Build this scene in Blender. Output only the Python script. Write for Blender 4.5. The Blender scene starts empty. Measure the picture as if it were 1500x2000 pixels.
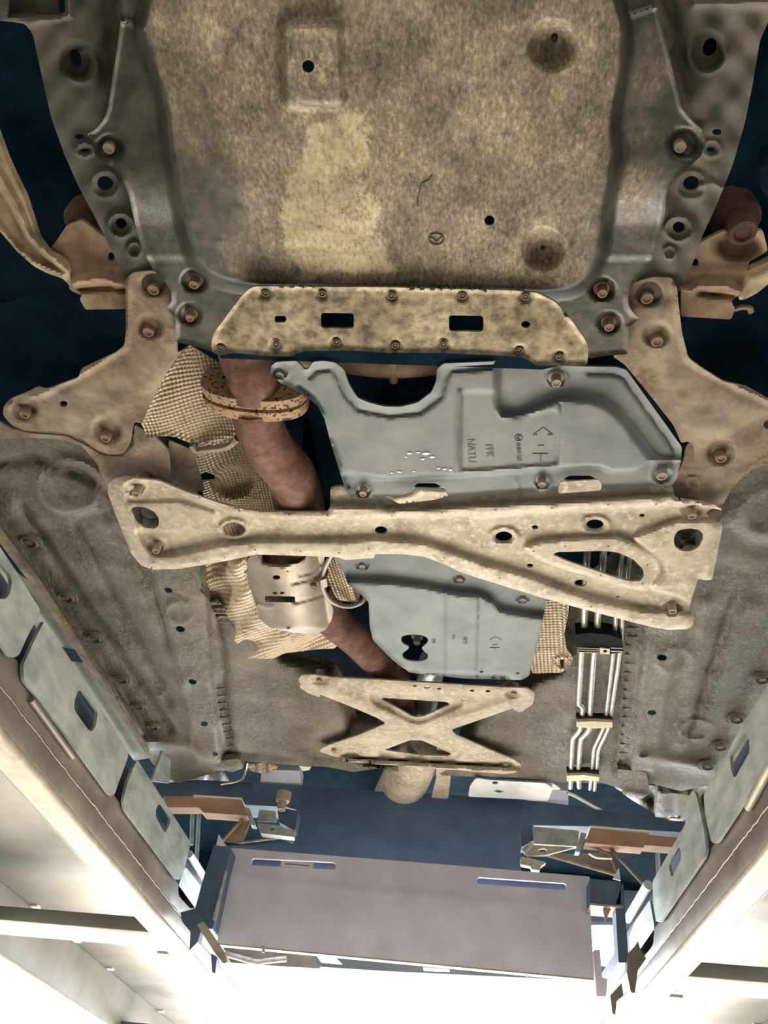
import bpy, math, random
import numpy as np
from mathutils import Vector, Matrix, geometry
random.seed(7); np.random.seed(7)
S = bpy.context.scene
# ------------------------------------------------------------------ camera
F = 1500.0; CH = 1.0                      # focal length in px of the 1500 wide frame, camera height
_y = np.array([100, 1420, 1500.]); _y /= np.linalg.norm(_y)
_x = np.array([17900, 677, -1500.]); _x /= np.linalg.norm(_x); _x -= _x.dot(_y)*_y; _x /= np.linalg.norm(_x)
_z = np.cross(_x, _y)
cam = bpy.data.objects.new('camera', bpy.data.cameras.new('camera')); S.collection.objects.link(cam)
cam.data.sensor_fit = 'HORIZONTAL'; cam.data.sensor_width = 36; cam.data.lens = 36*F/1500
cam.data.clip_start = .02; cam.data.clip_end = 200
M3 = Matrix(((_x[0], -_x[1], -_x[2]), (_y[0], -_y[1], -_y[2]), (_z[0], -_z[1], -_z[2])))
cam.matrix_world = Matrix.Translation((0, 0, CH)) @ M3.to_4x4()
S.camera = cam
# ------------------------------------------------------------------ world, light, exposure
S.view_settings.view_transform = 'Standard'; S.view_settings.look = 'None'
S.view_settings.gamma = 1; S.view_settings.use_curve_mapping = False
S.view_settings.exposure = 1.08
w = bpy.data.worlds.new('sky'); S.world = w; w.use_nodes = True
w.node_tree.nodes['Background'].inputs[0].default_value = (.80, .90, 1, 1)
w.node_tree.nodes['Background'].inputs[1].default_value = 6.0
def area(name, loc, look, sx, sy, power, col=(1, 1, 1), spread=180):
    l = bpy.data.lights.new(name, 'AREA'); l.shape = 'RECTANGLE'; l.size = sx; l.size_y = sy
    l.energy = power; l.color = col; l.spread = math.radians(spread)
    o = bpy.data.objects.new(name, l); S.collection.objects.link(o); o.location = loc
    o.rotation_euler = (Vector(look)-Vector(loc)).to_track_quat('-Z', 'Y').to_euler()
    return o
# daylight in the open bay door behind the car (seen, blown out, at the bottom of the frame)
area('daylight_bay_door', (-.1, 8.9, 1.45), (-.1, 0, 1.25), 5.2, 2.9, 620, (.93, .97, 1))
# unseen fill light added behind the camera, at the nose of the car
area('front_fill_light', (.2, -5.3, 1.1), (.2, 2, 1.3), 4.4, 2.2, 45, (1, .95, .88))
# unseen fill lights added low by the two side walls
area('side_fill_left', (-3.86, 1.0, .8), (0, 1.0, 1.6), 2.6, .35, 26, (1, .92, .80))
area('side_fill_right', (3.86, 1.0, .8), (0, 1.0, 1.6), 2.6, .35, 26, (1, .92, .80))

sun = bpy.data.lights.new('sun', 'SUN'); sun.energy = 44; sun.angle = math.radians(1.5); sun.color = (1, .95, .89)
so = bpy.data.objects.new('sun', sun); S.collection.objects.link(so); so.location = (0, 14, 8)
so.rotation_euler = Vector((.06, -1, -.43)).to_track_quat('-Z', 'Y').to_euler()
# ------------------------------------------------------------------ projection helpers (pixel of the photo -> point on its real plane)
def ray(px, py):
    px = np.asarray(px, float); py = np.asarray(py, float)
    c = np.stack([(px-750)/F, (py-1000)/F, np.ones_like(px+py)], -1)
    return np.stack([c@_x, c@_y, c@_z], -1)
def W(px, py, h):                          # on the horizontal plane h above the camera
    r = ray(px, py); p = r*(np.asarray(h)/r[..., 2])[..., None]; p[..., 2] += CH; return p
def WX(px, py, x):                         # on the vertical plane x = const
    r = ray(px, py); p = r*(np.asarray(x)/r[..., 0])[..., None]; p[..., 2] += CH; return p
def WY(px, py, y):                         # on the vertical plane y = const
    r = ray(px, py); p = r*(np.asarray(y)/r[..., 1])[..., None]; p[..., 2] += CH; return p
def pxm(py, h):                            # px per metre across, and foreshortening, at row py
    e = math.radians(43.4) - math.atan((py-1000)/F)
    return F*math.sin(e)/(h*math.cos(e-math.radians(43.4))), math.sin(e)/math.cos(e-math.radians(43.4))
# ------------------------------------------------------------------ objects
def wloc(o):
    v = Vector((0, 0, 0))
    while o is not None:
        v += o.get('_w', None) and Vector(o['_w']) or Vector((0, 0, 0)); o = None
    return v
LOC = {}
def link(o, parent=None, at=(0, 0, 0)):
    S.collection.objects.link(o); LOC[o.name] = Vector(at); o.location = at
    if parent is not None:
        o.parent = parent; o.matrix_parent_inverse = Matrix.Translation(-LOC[parent.name])
    return o
def tag(o, label=None, cat=None, group=None, kind=None):
    if label: o['label'] = label
    if cat: o['category'] = cat
    if group: o['group'] = group
    if kind: o['kind'] = kind
    return o
def empty(name, at, label, cat, group=None):
    o = bpy.data.objects.new(name, None); o.empty_display_size = .1
    link(o, None, at); return tag(o, label, cat, group)
def mesh(name, verts, faces, mat, parent=None, label=None, smooth=False, sharp=40, attr=None):
    m = bpy.data.meshes.new(name); m.from_pydata([tuple(map(float, v)) for v in verts], [], [tuple(map(int, f)) for f in faces])
    m.materials.append(mat)
    if smooth:
        m.shade_smooth(); m.set_sharp_from_angle(angle=math.radians(sharp))
    if attr:
        for k, v in attr.items():
            a = m.attributes.new(k, 'FLOAT', 'POINT'); a.data.foreach_set('value', np.asarray(v, np.float32))
    m.update()
    o = bpy.data.objects.new(name, m); link(o, parent)
    if label: o['label'] = label
    return o
# ------------------------------------------------------------------ 2-D shape helpers in photo pixels
def segs(poly, closed=True):
    a = np.asarray(poly, float); b = np.roll(a, -1, 0)
    return (a, b) if closed else (a[:-1], a[1:])
def dist(P, poly, closed=True):
    a, b = segs(poly, closed); out = np.full(len(P), 1e9)
    for p, q in zip(a, b):
        d = q-p; L = d@d+1e-9; t = np.clip(((P-p)@d)/L, 0, 1); v = P-(p+t[:, None]*d)
        out = np.minimum(out, np.hypot(v[:, 0], v[:, 1]))
    return out
def inside(P, poly):
    a, b = segs(poly); r = np.zeros(len(P), bool); x, y = P[:, 0], P[:, 1]
    for (x1, y1), (x2, y2) in zip(a, b):
        if y1 == y2: continue
        c = ((y1 > y) != (y2 > y)) & (x < (x2-x1)*(y-y1)/(y2-y1)+x1); r ^= c
    return r
def sd(P, poly):
    d = dist(P, poly); return np.where(inside(P, poly), -d, d)
def ss(t):
    t = np.clip(t, 0, 1); return t*t*(3-2*t)
def raised(P, poly, w):                    # 1 inside the outline, 0 outside, soft wall w px wide
    return ss(.5-sd(P, poly)/w)
def ridge(P, line, w, closed=False):
    return np.exp(-(dist(P, line, closed)/w)**2)
def bump(P, c, r, k=.7):                   # round dish/dome, 1 in the middle
    q = np.hypot((P[:, 0]-c[0])/r, (P[:, 1]-c[1])/(r*k)); return ss(1.25-q)if False else ss((1.15-q)/.55)
def ring(P, c, r, k=.7, w=.22):
    q = np.hypot((P[:, 0]-c[0])/r, (P[:, 1]-c[1])/(r*k)); return np.exp(-((q-1)/w)**2)
def rnd(pts, r, n=5):                      # round the corners of an outline
    out = []; N = len(pts)
    for i in range(N):
        p = np.array(pts[i][:2], float); a = np.array(pts[i-1][:2], float); b = np.array(pts[(i+1) % N][:2], float)
        ri = pts[i][2] if len(pts[i]) > 2 else r
        la, lb = np.linalg.norm(a-p), np.linalg.norm(b-p)
        k = min(ri, la*.45, lb*.45)
        if k < .6: out.append(tuple(p)); continue
        u = p+(a-p)/la*k; v = p+(b-p)/lb*k
        for j in range(n+1):
            t = j/n; q = (1-t)**2*u+2*t*(1-t)*p+t*t*v; out.append(tuple(q))
    return out
def ell(cx, cy, rx, ry, rot=0, n=20):
    c, s = math.cos(math.radians(rot)), math.sin(math.radians(rot))
    return [(cx+rx*math.cos(t)*c-ry*math.sin(t)*s, cy+rx*math.cos(t)*s+ry*math.sin(t)*c) for t in (2*math.pi*i/n for i in range(n))]
def rrect(x0, y0, x1, y1, r, dx=0, dy=0):
    return rnd([(x0, y0), (x1, y0+dy), (x1+dx, y1+dy), (x0+dx, y1)], r)
def dens(poly, step):
    a, b = segs(poly); out = []
    for p, q in zip(a, b):
        n = max(1, int(round(np.linalg.norm(q-p)/step)))
        for i in range(n): out.append(tuple(p+(q-p)*i/n))
    return out
# a pressed sheet: outline, holes and relief given in photo pixels, standing on its own plane; d > 0 is towards the ground
def sheet(name, parent, mat, outline, h=None, holes=(), d=None, step=6, t=(0, 0, .0025), mp=None, label=None, attr=None, rim=None, sharp=50):
    loops = [dens(outline, step)]+[dens(x, min(step, 4)) for x in holes]
    vs, es = [], []
    for L in loops:
        n0 = len(vs); vs += L; es += [(n0+i, n0+(i+1) % len(L)) for i in range(len(L))]
    B = np.array(vs)
    x0, y0 = B.min(0); x1, y1 = B.max(0)
    gx, gy = np.meshgrid(np.arange(x0, x1, step), np.arange(y0, y1, step*.87))
    gx = gx+(np.arange(gx.shape[0]) % 2)[:, None]*step*.5
    G = np.stack([gx.ravel(), gy.ravel()], -1); G = G+np.random.uniform(-.05, .05, G.shape)*step
    def mask(P):
        m = inside(P, loops[0])
        for L in loops[1:]: m &= ~inside(P, L)
        return m
    G = G[mask(G)]
    if len(G):
        dd = np.min([dist(G, L) for L in loops], 0); G = G[dd > step*.45]
    P = np.vstack([B, G]) if len(G) else B
    r = geometry.delaunay_2d_cdt([Vector(p) for p in P], es, [], 0, 1e-5)
    P = np.array([tuple(v) for v in r[0]]); T = np.array([f for f in r[2]])
    C = P[T].mean(1); T = T[mask(C)]
    dv = d(P) if d is not None else np.zeros(len(P))
    V = mp(P[:, 0], P[:, 1], dv) if mp is not None else W(P[:, 0], P[:, 1], (h(P) if callable(h) else h)-dv)
    a, b, c = V[T[:, 0]], V[T[:, 1]], V[T[:, 2]]
    tv = np.array(t, float)
    nrm = np.cross(b-a, c-a); flip = (nrm@tv) > 0; T[flip] = T[flip][:, ::-1]
    n = len(V); V2 = V+tv
    E = {}
    for f in T:
        for i in range(3):
            k = (f[i], f[(i+1) % 3]); E[k] = 1
    sides = [(k[1], k[0], k[0]+n, k[1]+n) for k in E if (k[1], k[0]) not in E]
    faces = [tuple(f) for f in T]+[(f[2]+n, f[1]+n, f[0]+n) for f in T]+sides
    at = None
    if attr: at = {k: np.tile(fn(P), 2) for k, fn in attr.items()}
    return mesh(name, np.vstack([V, V2]), faces, mat, parent, label, True, sharp, at)
def box(name, x0, x1, y0, y1, z0, z1, mat, parent=None, label=None):
    v = [(x, y, z) for x in (x0, x1) for y in (y0, y1) for z in (z0, z1)]
    f = [(0, 1, 3, 2), (4, 6, 7, 5), (0, 4, 5, 1), (2, 3, 7, 6), (0, 2, 6, 4), (1, 5, 7, 3)]
    return mesh(name, v, f, mat, parent, label)
def bbox(name, x0, x1, y0, y1, z0, z1, mat, parent=None, label=None, bev=.004):   # bevelled box
    import bmesh
    o = box(name, x0, x1, y0, y1, z0, z1, mat, parent, label)
    b = bmesh.new(); b.from_mesh(o.data); bmesh.ops.bevel(b, geom=list(b.edges), offset=bev, segments=2, affect='EDGES', profile=.5)
    b.to_mesh(o.data); b.free(); o.data.shade_smooth(); o.data.set_sharp_from_angle(angle=math.radians(40)); return o
def smooth_path(pts, n=6):
    P = [np.array(p, float) for p in pts]; P = [2*P[0]-P[1]]+P+[2*P[-1]-P[-2]]; out = []
    for i in range(1, len(P)-2):
        for j in range(n):
            t = j/n; a, b, c, e = P[i-1], P[i], P[i+1], P[i+2]
            out.append(.5*((2*b)+(-a+c)*t+(2*a-5*b+4*c-e)*t*t+(-a+3*b-3*c+e)*t**3))
    out.append(P[-2]); return out
def tube(name, pts, rad, mat, parent=None, label=None, seg=16, n=6, sharp=60, capped=True):
    rads = rad if hasattr(rad, '__len__') else [rad]*len(pts)
    Q = smooth_path([tuple(p)+(r,) for p, r in zip(pts, rads)], n) if n > 1 else [np.array(tuple(p)+(r,)) for p, r in zip(pts, rads)]
    V, Fc = [], []; up = None
    for i, q in enumerate(Q):
        a = Q[max(i-1, 0)][:3]; b = Q[min(i+1, len(Q)-1)][:3]; tng = b-a; tng /= np.linalg.norm(tng)+1e-12
        if up is None: up = np.array([0, 0, 1.]) if abs(tng[2]) < .9 else np.array([1., 0, 0])
        s = np.cross(tng, up); s /= np.linalg.norm(s); up = np.cross(s, tng)
        for k in range(seg):
            an = 2*math.pi*k/seg; V.append(q[:3]+q[3]*(math.cos(an)*s+math.sin(an)*up))
    for i in range(len(Q)-1):
        for k in range(seg):
            k2 = (k+1) % seg; Fc.append((i*seg+k, i*seg+k2, (i+1)*seg+k2, (i+1)*seg+k))
    if capped: Fc.append(tuple(range(seg))[::-1]); Fc.append(tuple((len(Q)-1)*seg+k for k in range(seg)))
    return mesh(name, V, Fc, mat, parent, label, True, sharp)
def prism(name, pts, ext, mat, parent=None, label=None, sharp=35):   # planar outline pushed along ext
    P = np.array(pts, float); n = len(P); V = np.vstack([P, P+np.array(ext, float)])
    Fc = [tuple(range(n)), tuple(range(2*n-1, n-1, -1))]+[(i, (i+1) % n, (i+1) % n+n, i+n) for i in range(n)]
    o = mesh(name, V, Fc, mat, parent, label)
    import bmesh
    b = bmesh.new(); b.from_mesh(o.data); bmesh.ops.recalc_face_normals(b, faces=b.faces); b.to_mesh(o.data); b.free()
    o.data.shade_smooth(); o.data.set_sharp_from_angle(angle=math.radians(sharp)); return o
# ------------------------------------------------------------------ materials
def lin(c):
    return tuple((x/255/12.92 if x/255 <= .04045 else ((x/255+.055)/1.055)**2.4) for x in c)+(1,)
class N:
    def __init__(s, name):
        s.m = bpy.data.materials.new(name); s.m.use_nodes = True; s.t = s.m.node_tree; s.b = s.t.nodes['Principled BSDF']
        s.tc = s.t.nodes.new('ShaderNodeTexCoord')
    def n(s, k, **kw):
        x = s.t.nodes.new(k)
        for a, v in kw.items(): setattr(x, a, v)
        return x
    def l(s, a, b): s.t.links.new(a, b)
    def noise(s, scale, detail=6, rough=.6, sc=(1, 1, 1), dist=0):
        mp = s.n('ShaderNodeMapping'); mp.inputs['Scale'].default_value = sc; s.l(s.tc.outputs['Object'], mp.inputs[0])
        x = s.n('ShaderNodeTexNoise'); x.inputs['Scale'].default_value = scale; x.inputs['Detail'].default_value = detail
        x.inputs['Roughness'].default_value = rough; x.inputs['Distortion'].default_value = dist; s.l(mp.outputs[0], x.inputs[0]); return x.outputs[0]
    def ramp(s, src, stops):
        r = s.n('ShaderNodeValToRGB'); e = r.color_ramp.elements
        while len(e) < len(stops): e.new(.5)
        for i, (p, c) in enumerate(stops):
            e[i].position = p; e[i].color = c if len(c) == 4 else lin(c)
        s.l(src, r.inputs[0]); return r.outputs[0]
    def mix(s, f, a, b, mode='MIX'):
        x = s.n('ShaderNodeMix', data_type='RGBA', blend_type=mode)
        for i, v in ((0, f), (6, a), (7, b)):
            if isinstance(v, (int, float)): x.inputs[i].default_value = v
            elif isinstance(v, tuple): x.inputs[i].default_value = v if len(v) == 4 else lin(v)
            else: s.l(v, x.inputs[i])
        return x.outputs[2]
    def math(s, op, a, b=0.0, c=0.0):
        x = s.n('ShaderNodeMath', operation=op)
        for i, v in enumerate((a, b, c)):
            if isinstance(v, (int, float)): x.inputs[i].default_value = v
            else: s.l(v, x.inputs[i])
        return x.outputs[0]
    def attr(s, name):
        x = s.n('ShaderNodeAttribute', attribute_name=name); return x.outputs['Fac']
    def bump(s, h, strength=.4, dist=.002, prev=None):
        b = s.n('ShaderNodeBump'); b.inputs['Strength'].default_value = strength; b.inputs['Distance'].default_value = dist
        s.l(h, b.inputs['Height'])
        if prev is not None: s.l(prev, b.inputs['Normal'])
        return b.outputs[0]
    def out(s, col, rough=.6, metal=0.0, nrm=None, spec=.5):
        for k, v in (('Base Color', col), ('Roughness', rough), ('Metallic', metal), ('Specular IOR Level', spec)):
            if isinstance(v, (int, float)): s.b.inputs[k].default_value = v
            elif isinstance(v, tuple): s.b.inputs[k].default_value = v if len(v) == 4 else lin(v)
            else: s.l(v, s.b.inputs[k])
        if nrm is not None: s.l(nrm, s.b.inputs['Normal'])
        return s.m
def simple(name, c1, c2, scale=30, rough=.6, metal=0.0, b=.3, bs=200, bd=.0006, spec=.4, lo=.35, hi=.65, sc=(1, 1, 1)):
    m = N(name); f = m.noise(scale, 7, .62, sc); col = m.ramp(f, [(lo, c1), (hi, c2)])
    nz = m.noise(bs, 3, .5); r = m.math('MULTIPLY_ADD', m.noise(scale*2.3, 3), .3, rough-.15)
    return m.out(col, r, metal, m.bump(nz, b, bd), spec)
def rusty(name, base, base2, rust, amt=.5, rough=.75, scale=22, fine=120):
    m = N(name); c = m.ramp(m.noise(scale, 6, .6), [(.35, base), (.65, base2)])
    f = m.ramp(m.noise(scale*.55, 9, .72), [(amt-.08, (0, 0, 0, 1)), (amt+.12, (1, 1, 1, 1))])
    g = m.ramp(m.noise(fine, 4, .6), [(.35, (.25, .25, .25, 1)), (.65, (1, 1, 1, 1))])
    c = m.mix(m.math('MULTIPLY', f, g), c, rust)
    return m.out(c, rough, 0, m.bump(m.noise(fine*1.6, 4, .6), .35, .0012), .3)
# undertray: grey metal, tan dirt where the attribute 'dirt' says so (it also paints channel shade and flange highlights), pale scoured patch where 'pale' says so
def tray_mat():
    m = N('dirty_tray_metal')
    g = m.ramp(m.noise(45, 6, .65), [(.3, (58, 58, 52)), (.7, (98, 96, 86))])
    t1 = m.noise(26, 10, .75, (1, .8, 1)); t2 = m.noise(190, 5, .7, (1.3, .7, 1))
    tan = m.ramp(m.math('MULTIPLY_ADD', t2, .55, m.math('MULTIPLY', t1, .5)), [(.36, (60, 54, 47)), (.46, (106, 96, 82)), (.56, (140, 127, 107)), (.68, (190, 176, 148))])
    pale = m.ramp(m.math('MULTIPLY_ADD', t2, .6, m.math('MULTIPLY', t1, .4)), [(.36, (130, 114, 90)), (.5, (182, 167, 134)), (.66, (208, 195, 164))])
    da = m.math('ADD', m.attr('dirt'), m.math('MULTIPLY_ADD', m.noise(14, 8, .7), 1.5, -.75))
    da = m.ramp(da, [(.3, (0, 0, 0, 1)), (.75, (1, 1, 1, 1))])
    pa = m.math('ADD', m.attr('pale'), m.math('MULTIPLY_ADD', m.noise(34, 9, .8), 1.7, -.85))
    pa = m.ramp(pa, [(.45, (0, 0, 0, 1)), (.62, (1, 1, 1, 1))])
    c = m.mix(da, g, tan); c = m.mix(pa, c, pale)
    bl = m.ramp(m.noise(9, 6, .7, dist=.6), [(.36, (.42, .42, .42, 1)), (.56, (1, 1, 1, 1))]); c = m.mix(.75, c, m.mix(1.0, c, bl, 'MULTIPLY'))
    r = m.ramp(m.math('MULTIPLY_ADD', m.noise(60, 6, .7), .6, m.math('MULTIPLY', da, .25)), [(.25, (.36, .36, .36, 1)), (.6, (.68, .68, .68, 1))])
    return m.out(c, r, .35, m.bump(m.noise(260, 4, .6), .35, .0009, m.bump(m.noise(24, 3), .25, .004)), .5)
def brace_mat():
    m = N('dusty_beige_steel')
    t = m.noise(75, 8, .7); c = m.ramp(m.noise(16, 6, .65), [(.3, (142, 130, 114)), (.55, (176, 165, 146)), (.75, (194, 183, 162))])
    c = m.mix(m.ramp(t, [(.5, (0, 0, 0, 1)), (.68, (1, 1, 1, 1))]), c, (206, 196, 176)); f = m.ramp(m.noise(38, 9, .8), [(.56, (0, 0, 0, 1)), (.68, (1, 1, 1, 1))])
    c = m.mix(m.math('MULTIPLY', f, .6), c, (122, 92, 66))
    return m.out(c, .62, .15, m.bump(m.noise(240, 4), .3, .0008), .4)
def waffle_mat(name, c1, c2, pitch, rot=0, dep=.004, dirt=(96, 78, 58)):
    m = N(name); mp = m.n('ShaderNodeMapping'); mp.inputs['Rotation'].default_value = (0, 0, math.radians(rot)); m.l(m.tc.outputs['Object'], mp.inputs[0])
    wv = m.noise(9, 2, .5); sx = m.n('ShaderNodeSeparateXYZ'); m.l(mp.outputs[0], sx.inputs[0])
    k = 2*math.pi/pitch
    a = m.math('SINE', m.math('MULTIPLY_ADD', sx.outputs[0], k, m.math('MULTIPLY', wv, 1.2)))
    b = m.math('SINE', m.math('MULTIPLY_ADD', sx.outputs[1], k*.85, m.math('MULTIPLY', wv, 1.0)))
    h = m.math('ADD', a, b); q = m.ramp(m.math('MULTIPLY_ADD', h, .22, .5), [(.12, c2), (.5, c1)])
    q = m.mix(m.ramp(m.noise(20, 7, .7), [(.52, (0, 0, 0, 1)), (.74, (.8, .8, .8, 1))]), q, dirt)
    return m.out(q, .5, .35, m.bump(h, .6, dep), .5)
def pan_mat():
    m = N('underbody_coating')
    c = m.ramp(m.noise(7, 7, .65), [(.3, (84, 80, 72)), (.5, (104, 100, 90)), (.72, (130, 124, 110))])
    c = m.mix(m.ramp(m.noise(120, 5, .7), [(.45, (0, 0, 0, 1)), (.75, (.5, .5, .5, 1))]), c, (158, 148, 126))
    cr = m.noise(85, 5, .62, (1, .6, 1), .9)
    sm = m.ramp(m.noise(5.0, 3, .5), [(.40, (.15, .15, .15, 1)), (.55, (1, 1, 1, 1))])
    hgt = m.math('MULTIPLY', cr, sm)
    return m.out(c, .62, 0, m.bump(hgt, 1.0, .014), .35)
MT = tray_mat(); MB = brace_mat(); MP = pan_mat()
MPL = simple('dirty_plate_steel', (76, 68, 54), (148, 134, 106), 60, .5, .45, .4, 160, .001)
MSUB = rusty('subframe_steel', (78, 76, 68), (110, 103, 90), (118, 92, 70), .62)
MARM = rusty('mount_arm_steel', (112, 102, 90), (158, 144, 122), (108, 80, 58), .50)
MFOOT = rusty('rusty_foot_steel', (104, 86, 70), (140, 118, 96), (94, 62, 44), .45)
MBRK = rusty('rusty_bracket_steel', (118, 98, 80), (158, 134, 108), (104, 74, 54), .55)
MCTRL = simple('control_arm_steel', (120, 104, 80), (170, 154, 124), 30, .6, .2, .4, 120, .001)
MCOV = simple('blue_grey_plastic', (98, 105, 107), (124, 127, 124), 14, .52, 0, .25, 380, .0004, .4)
MCOV2 = simple('blue_grey_plastic_rear', (94, 105, 108), (118, 125, 124), 12, .55, 0, .25, 380, .0004, .4)
MPIPE = rusty('rusted_pipe', (96, 68, 58), (134, 98, 82), (66, 40, 34), .5, .7, 40, 230)
def spotted():
    m = N('spotted_flange'); c = m.ramp(m.noise(30), [(.35, (158, 128, 98)), (.65, (178, 148, 116))])
    c = m.mix(m.ramp(m.noise(170, 2, .5), [(.565, (0, 0, 0, 1)), (.60, (1, 1, 1, 1))]), c, (74, 46, 34)); return m.out(c, .7, 0, m.bump(m.noise(200), .3, .001), .3)
MFLG = spotted()
MW1 = waffle_mat('waffle_foil_front', (196, 178, 150), (140, 122, 98), .0062, 0, .002)
MW2 = waffle_mat('waffle_foil_lower', (200, 182, 154), (160, 140, 114), .0090, 38, .0015)
MW3 = waffle_mat('waffle_foil_side', (196, 178, 150), (140, 122, 98), .0085, 8, .002)
MMUF = simple('catalyst_cover_steel', (130, 120, 108), (160, 148, 134), 12, .45, .4, .2, 220, .0005)
MBOLT = rusty('bolt_steel', (136, 126, 110), (172, 160, 142), (116, 88, 66), .58, .55, 160, 300)
MBOLTR = rusty('rusty_bolt_steel', (128, 102, 80), (160, 134, 108), (100, 70, 52), .55, .65, 160, 300)
MRIV = simple('dark_rivet_steel', (64, 54, 46), (104, 90, 74), 200, .5, .5)
MDARK = simple('painted_shade_navy', (9, 25, 36), (17, 37, 50), 20, 1.0, 0, .3, 120, .001, .03)  # near-black navy paints in the shade of the voids
MLINE = simple('brake_line_steel', (150, 148, 140), (192, 190, 178), 60, .35, .6, .1)
MCLIP = simple('cream_clip_plastic', (188, 176, 142), (214, 204, 172), 60, .6)
MCLIPD = simple('black_clip_plastic', (20, 22, 26), (36, 38, 40), 60, .9, 0, .3, 200, .0006, .1)
MGALV = simple('galvanised_steel', (142, 150, 148), (188, 194, 188), 34, .38, .55, .25, 260, .0005, sc=(1, .35, 1))
MRAIL = simple('runway_grey_paint', (108, 107, 101), (126, 125, 119), 5, .5, .1, .2, 260, .0004)
MRAILD = simple('runway_brown_grey', (92, 84, 76), (122, 114, 102), 9, .5, .3, .3, 200, .0006)
MFL = simple('runway_beige_flange', (140, 132, 116), (166, 158, 140), 22, .52, .2, .35, 320, .0006)
MNAVY = simple('dark_blue_glare_paint', (66, 82, 106), (80, 96, 120), 12, .6, 0, .2)  # blue tone paints in the glare over near-black beams
MGREY = simple('mauve_grey_glare_paint', (186, 184, 196), (204, 202, 214), 9, .55, 0, .2, 300, .0004)  # lightened mauve tone paints in the glare over the cross member
MORG = simple('orange_brown_paint', (156, 120, 96), (176, 142, 116), 24, .5, .1, .25)
MSKIRT = simple('skirt_grey_green', (116, 124, 112), (142, 148, 136), 16, .5, .1, .2)
MWHITE = simple('white_shield', (206, 210, 208), (226, 228, 224), 16, .5, .1, .1)
MCONC = simple('concrete_floor', (172, 166, 156), (198, 192, 182), 3, .7, 0, .3, 60, .002)
MWALL = simple('workshop_wall', (150, 146, 136), (168, 164, 152), 2, .8)
MCEIL = simple('workshop_ceiling', (60, 66, 72), (76, 82, 88), 2, .8)
MRUB = simple('tyre_rubber', (16, 17, 19), (30, 30, 32), 40, .8)
MENG = simple('letter_shade_grey', (72, 78, 78), (90, 96, 94), 40, .6)  # darker than the covers, paints the shading of embossed letters
MENGT = simple('emblem_outline', (66, 58, 46), (84, 74, 58), 40, .6)
MLAB = simple('white_sticker', (196, 188, 186), (212, 204, 202), 60, .5)

MPLUG = simple('plug_rubber', (96, 92, 82), (128, 122, 108), 90, .6)
MBRKD = rusty('bushing_rust_and_shade', (66, 50, 42), (92, 70, 56), (56, 36, 28), .5)  # rust darkened so the bushing bolts carry their shade
MSUBL = rusty('shaded_subframe_steel', (62, 62, 56), (92, 88, 78), (96, 78, 60), .64)  # darker copy of the subframe steel, paints in the dim left corner
# ------------------------------------------------------------------ bolts (every bolt a copy of one of these meshes)
def lathe_mesh(name, prof, seg, mat, hexr=None):
    V, Fc = [], []
    for (r, z) in prof:
        for k in range(seg):
            a = 2*math.pi*k/seg; V.append((r*math.cos(a), r*math.sin(a), z))
    for i in range(len(prof)-1):
        for k in range(seg):
            k2 = (k+1) % seg; Fc.append((i*seg+k, (i+1)*seg+k, (i+1)*seg+k2, i*seg+k2))
    Fc.append(tuple((len(prof)-1)*seg+k for k in range(seg)))
    m = bpy.data.meshes.new(name); m.from_pydata(V, [], Fc); m.materials.append(mat)
    import bmesh
    b = bmesh.new(); b.from_mesh(m); bmesh.ops.recalc_face_normals(b, faces=b.faces)
    b.to_mesh(m); b.free(); m.shade_smooth(); m.set_sharp_from_angle(angle=math.radians(35)); return m
# unit radius 1 = flange radius; z grows away from the ground (up); head end at z = 0
PB = [(1.0, 2.4), (1.0, 1.35), (.9, 1.15), (.62, 1.1), (.60, .15), (.54, 0), (.40, 0), (.36, .12), (.0001, .12)]
BOLT = lathe_mesh('flange_bolt', PB, 18, MBOLT); BOLTR = lathe_mesh('flange_bolt_rusty', PB, 18, MBOLTR); BOLTD = lathe_mesh('bushing_bolt', PB, 20, MBRKD)
RIV = lathe_mesh('recessed_rivet', [(1.0, .5), (1.0, .12), (.86, 0), (.66, 0), (.58, .35), (.42, .35), (.36, .1), (.0001, .1)], 16, MRIV)
PLUG = lathe_mesh('rubber_plug', [(1.45, .5), (1.35, .22), (1.2, .3), (1.05, .25), (.98, .02), (.86, 0), (.76, .3), (.5, .34), (.42, .12), (.0001, .12)], 20, MPLUG)
def put(me, name, parent, px, py, h, r, rz=0, sz=1):
    o = bpy.data.objects.new(name, me); p = W(px, py, h); link(o, parent, tuple(p)); o.scale = (r, r, r*sz); o.rotation_euler = (0, 0, rz); return o
def bolts(parent, lst, h, me=None, name='bolt', r=.011, sz=1):
    for b in lst: put(me or BOLT, name, parent, b[0], b[1], h, b[2] if len(b) > 2 else r, random.random()*3, sz)
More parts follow.
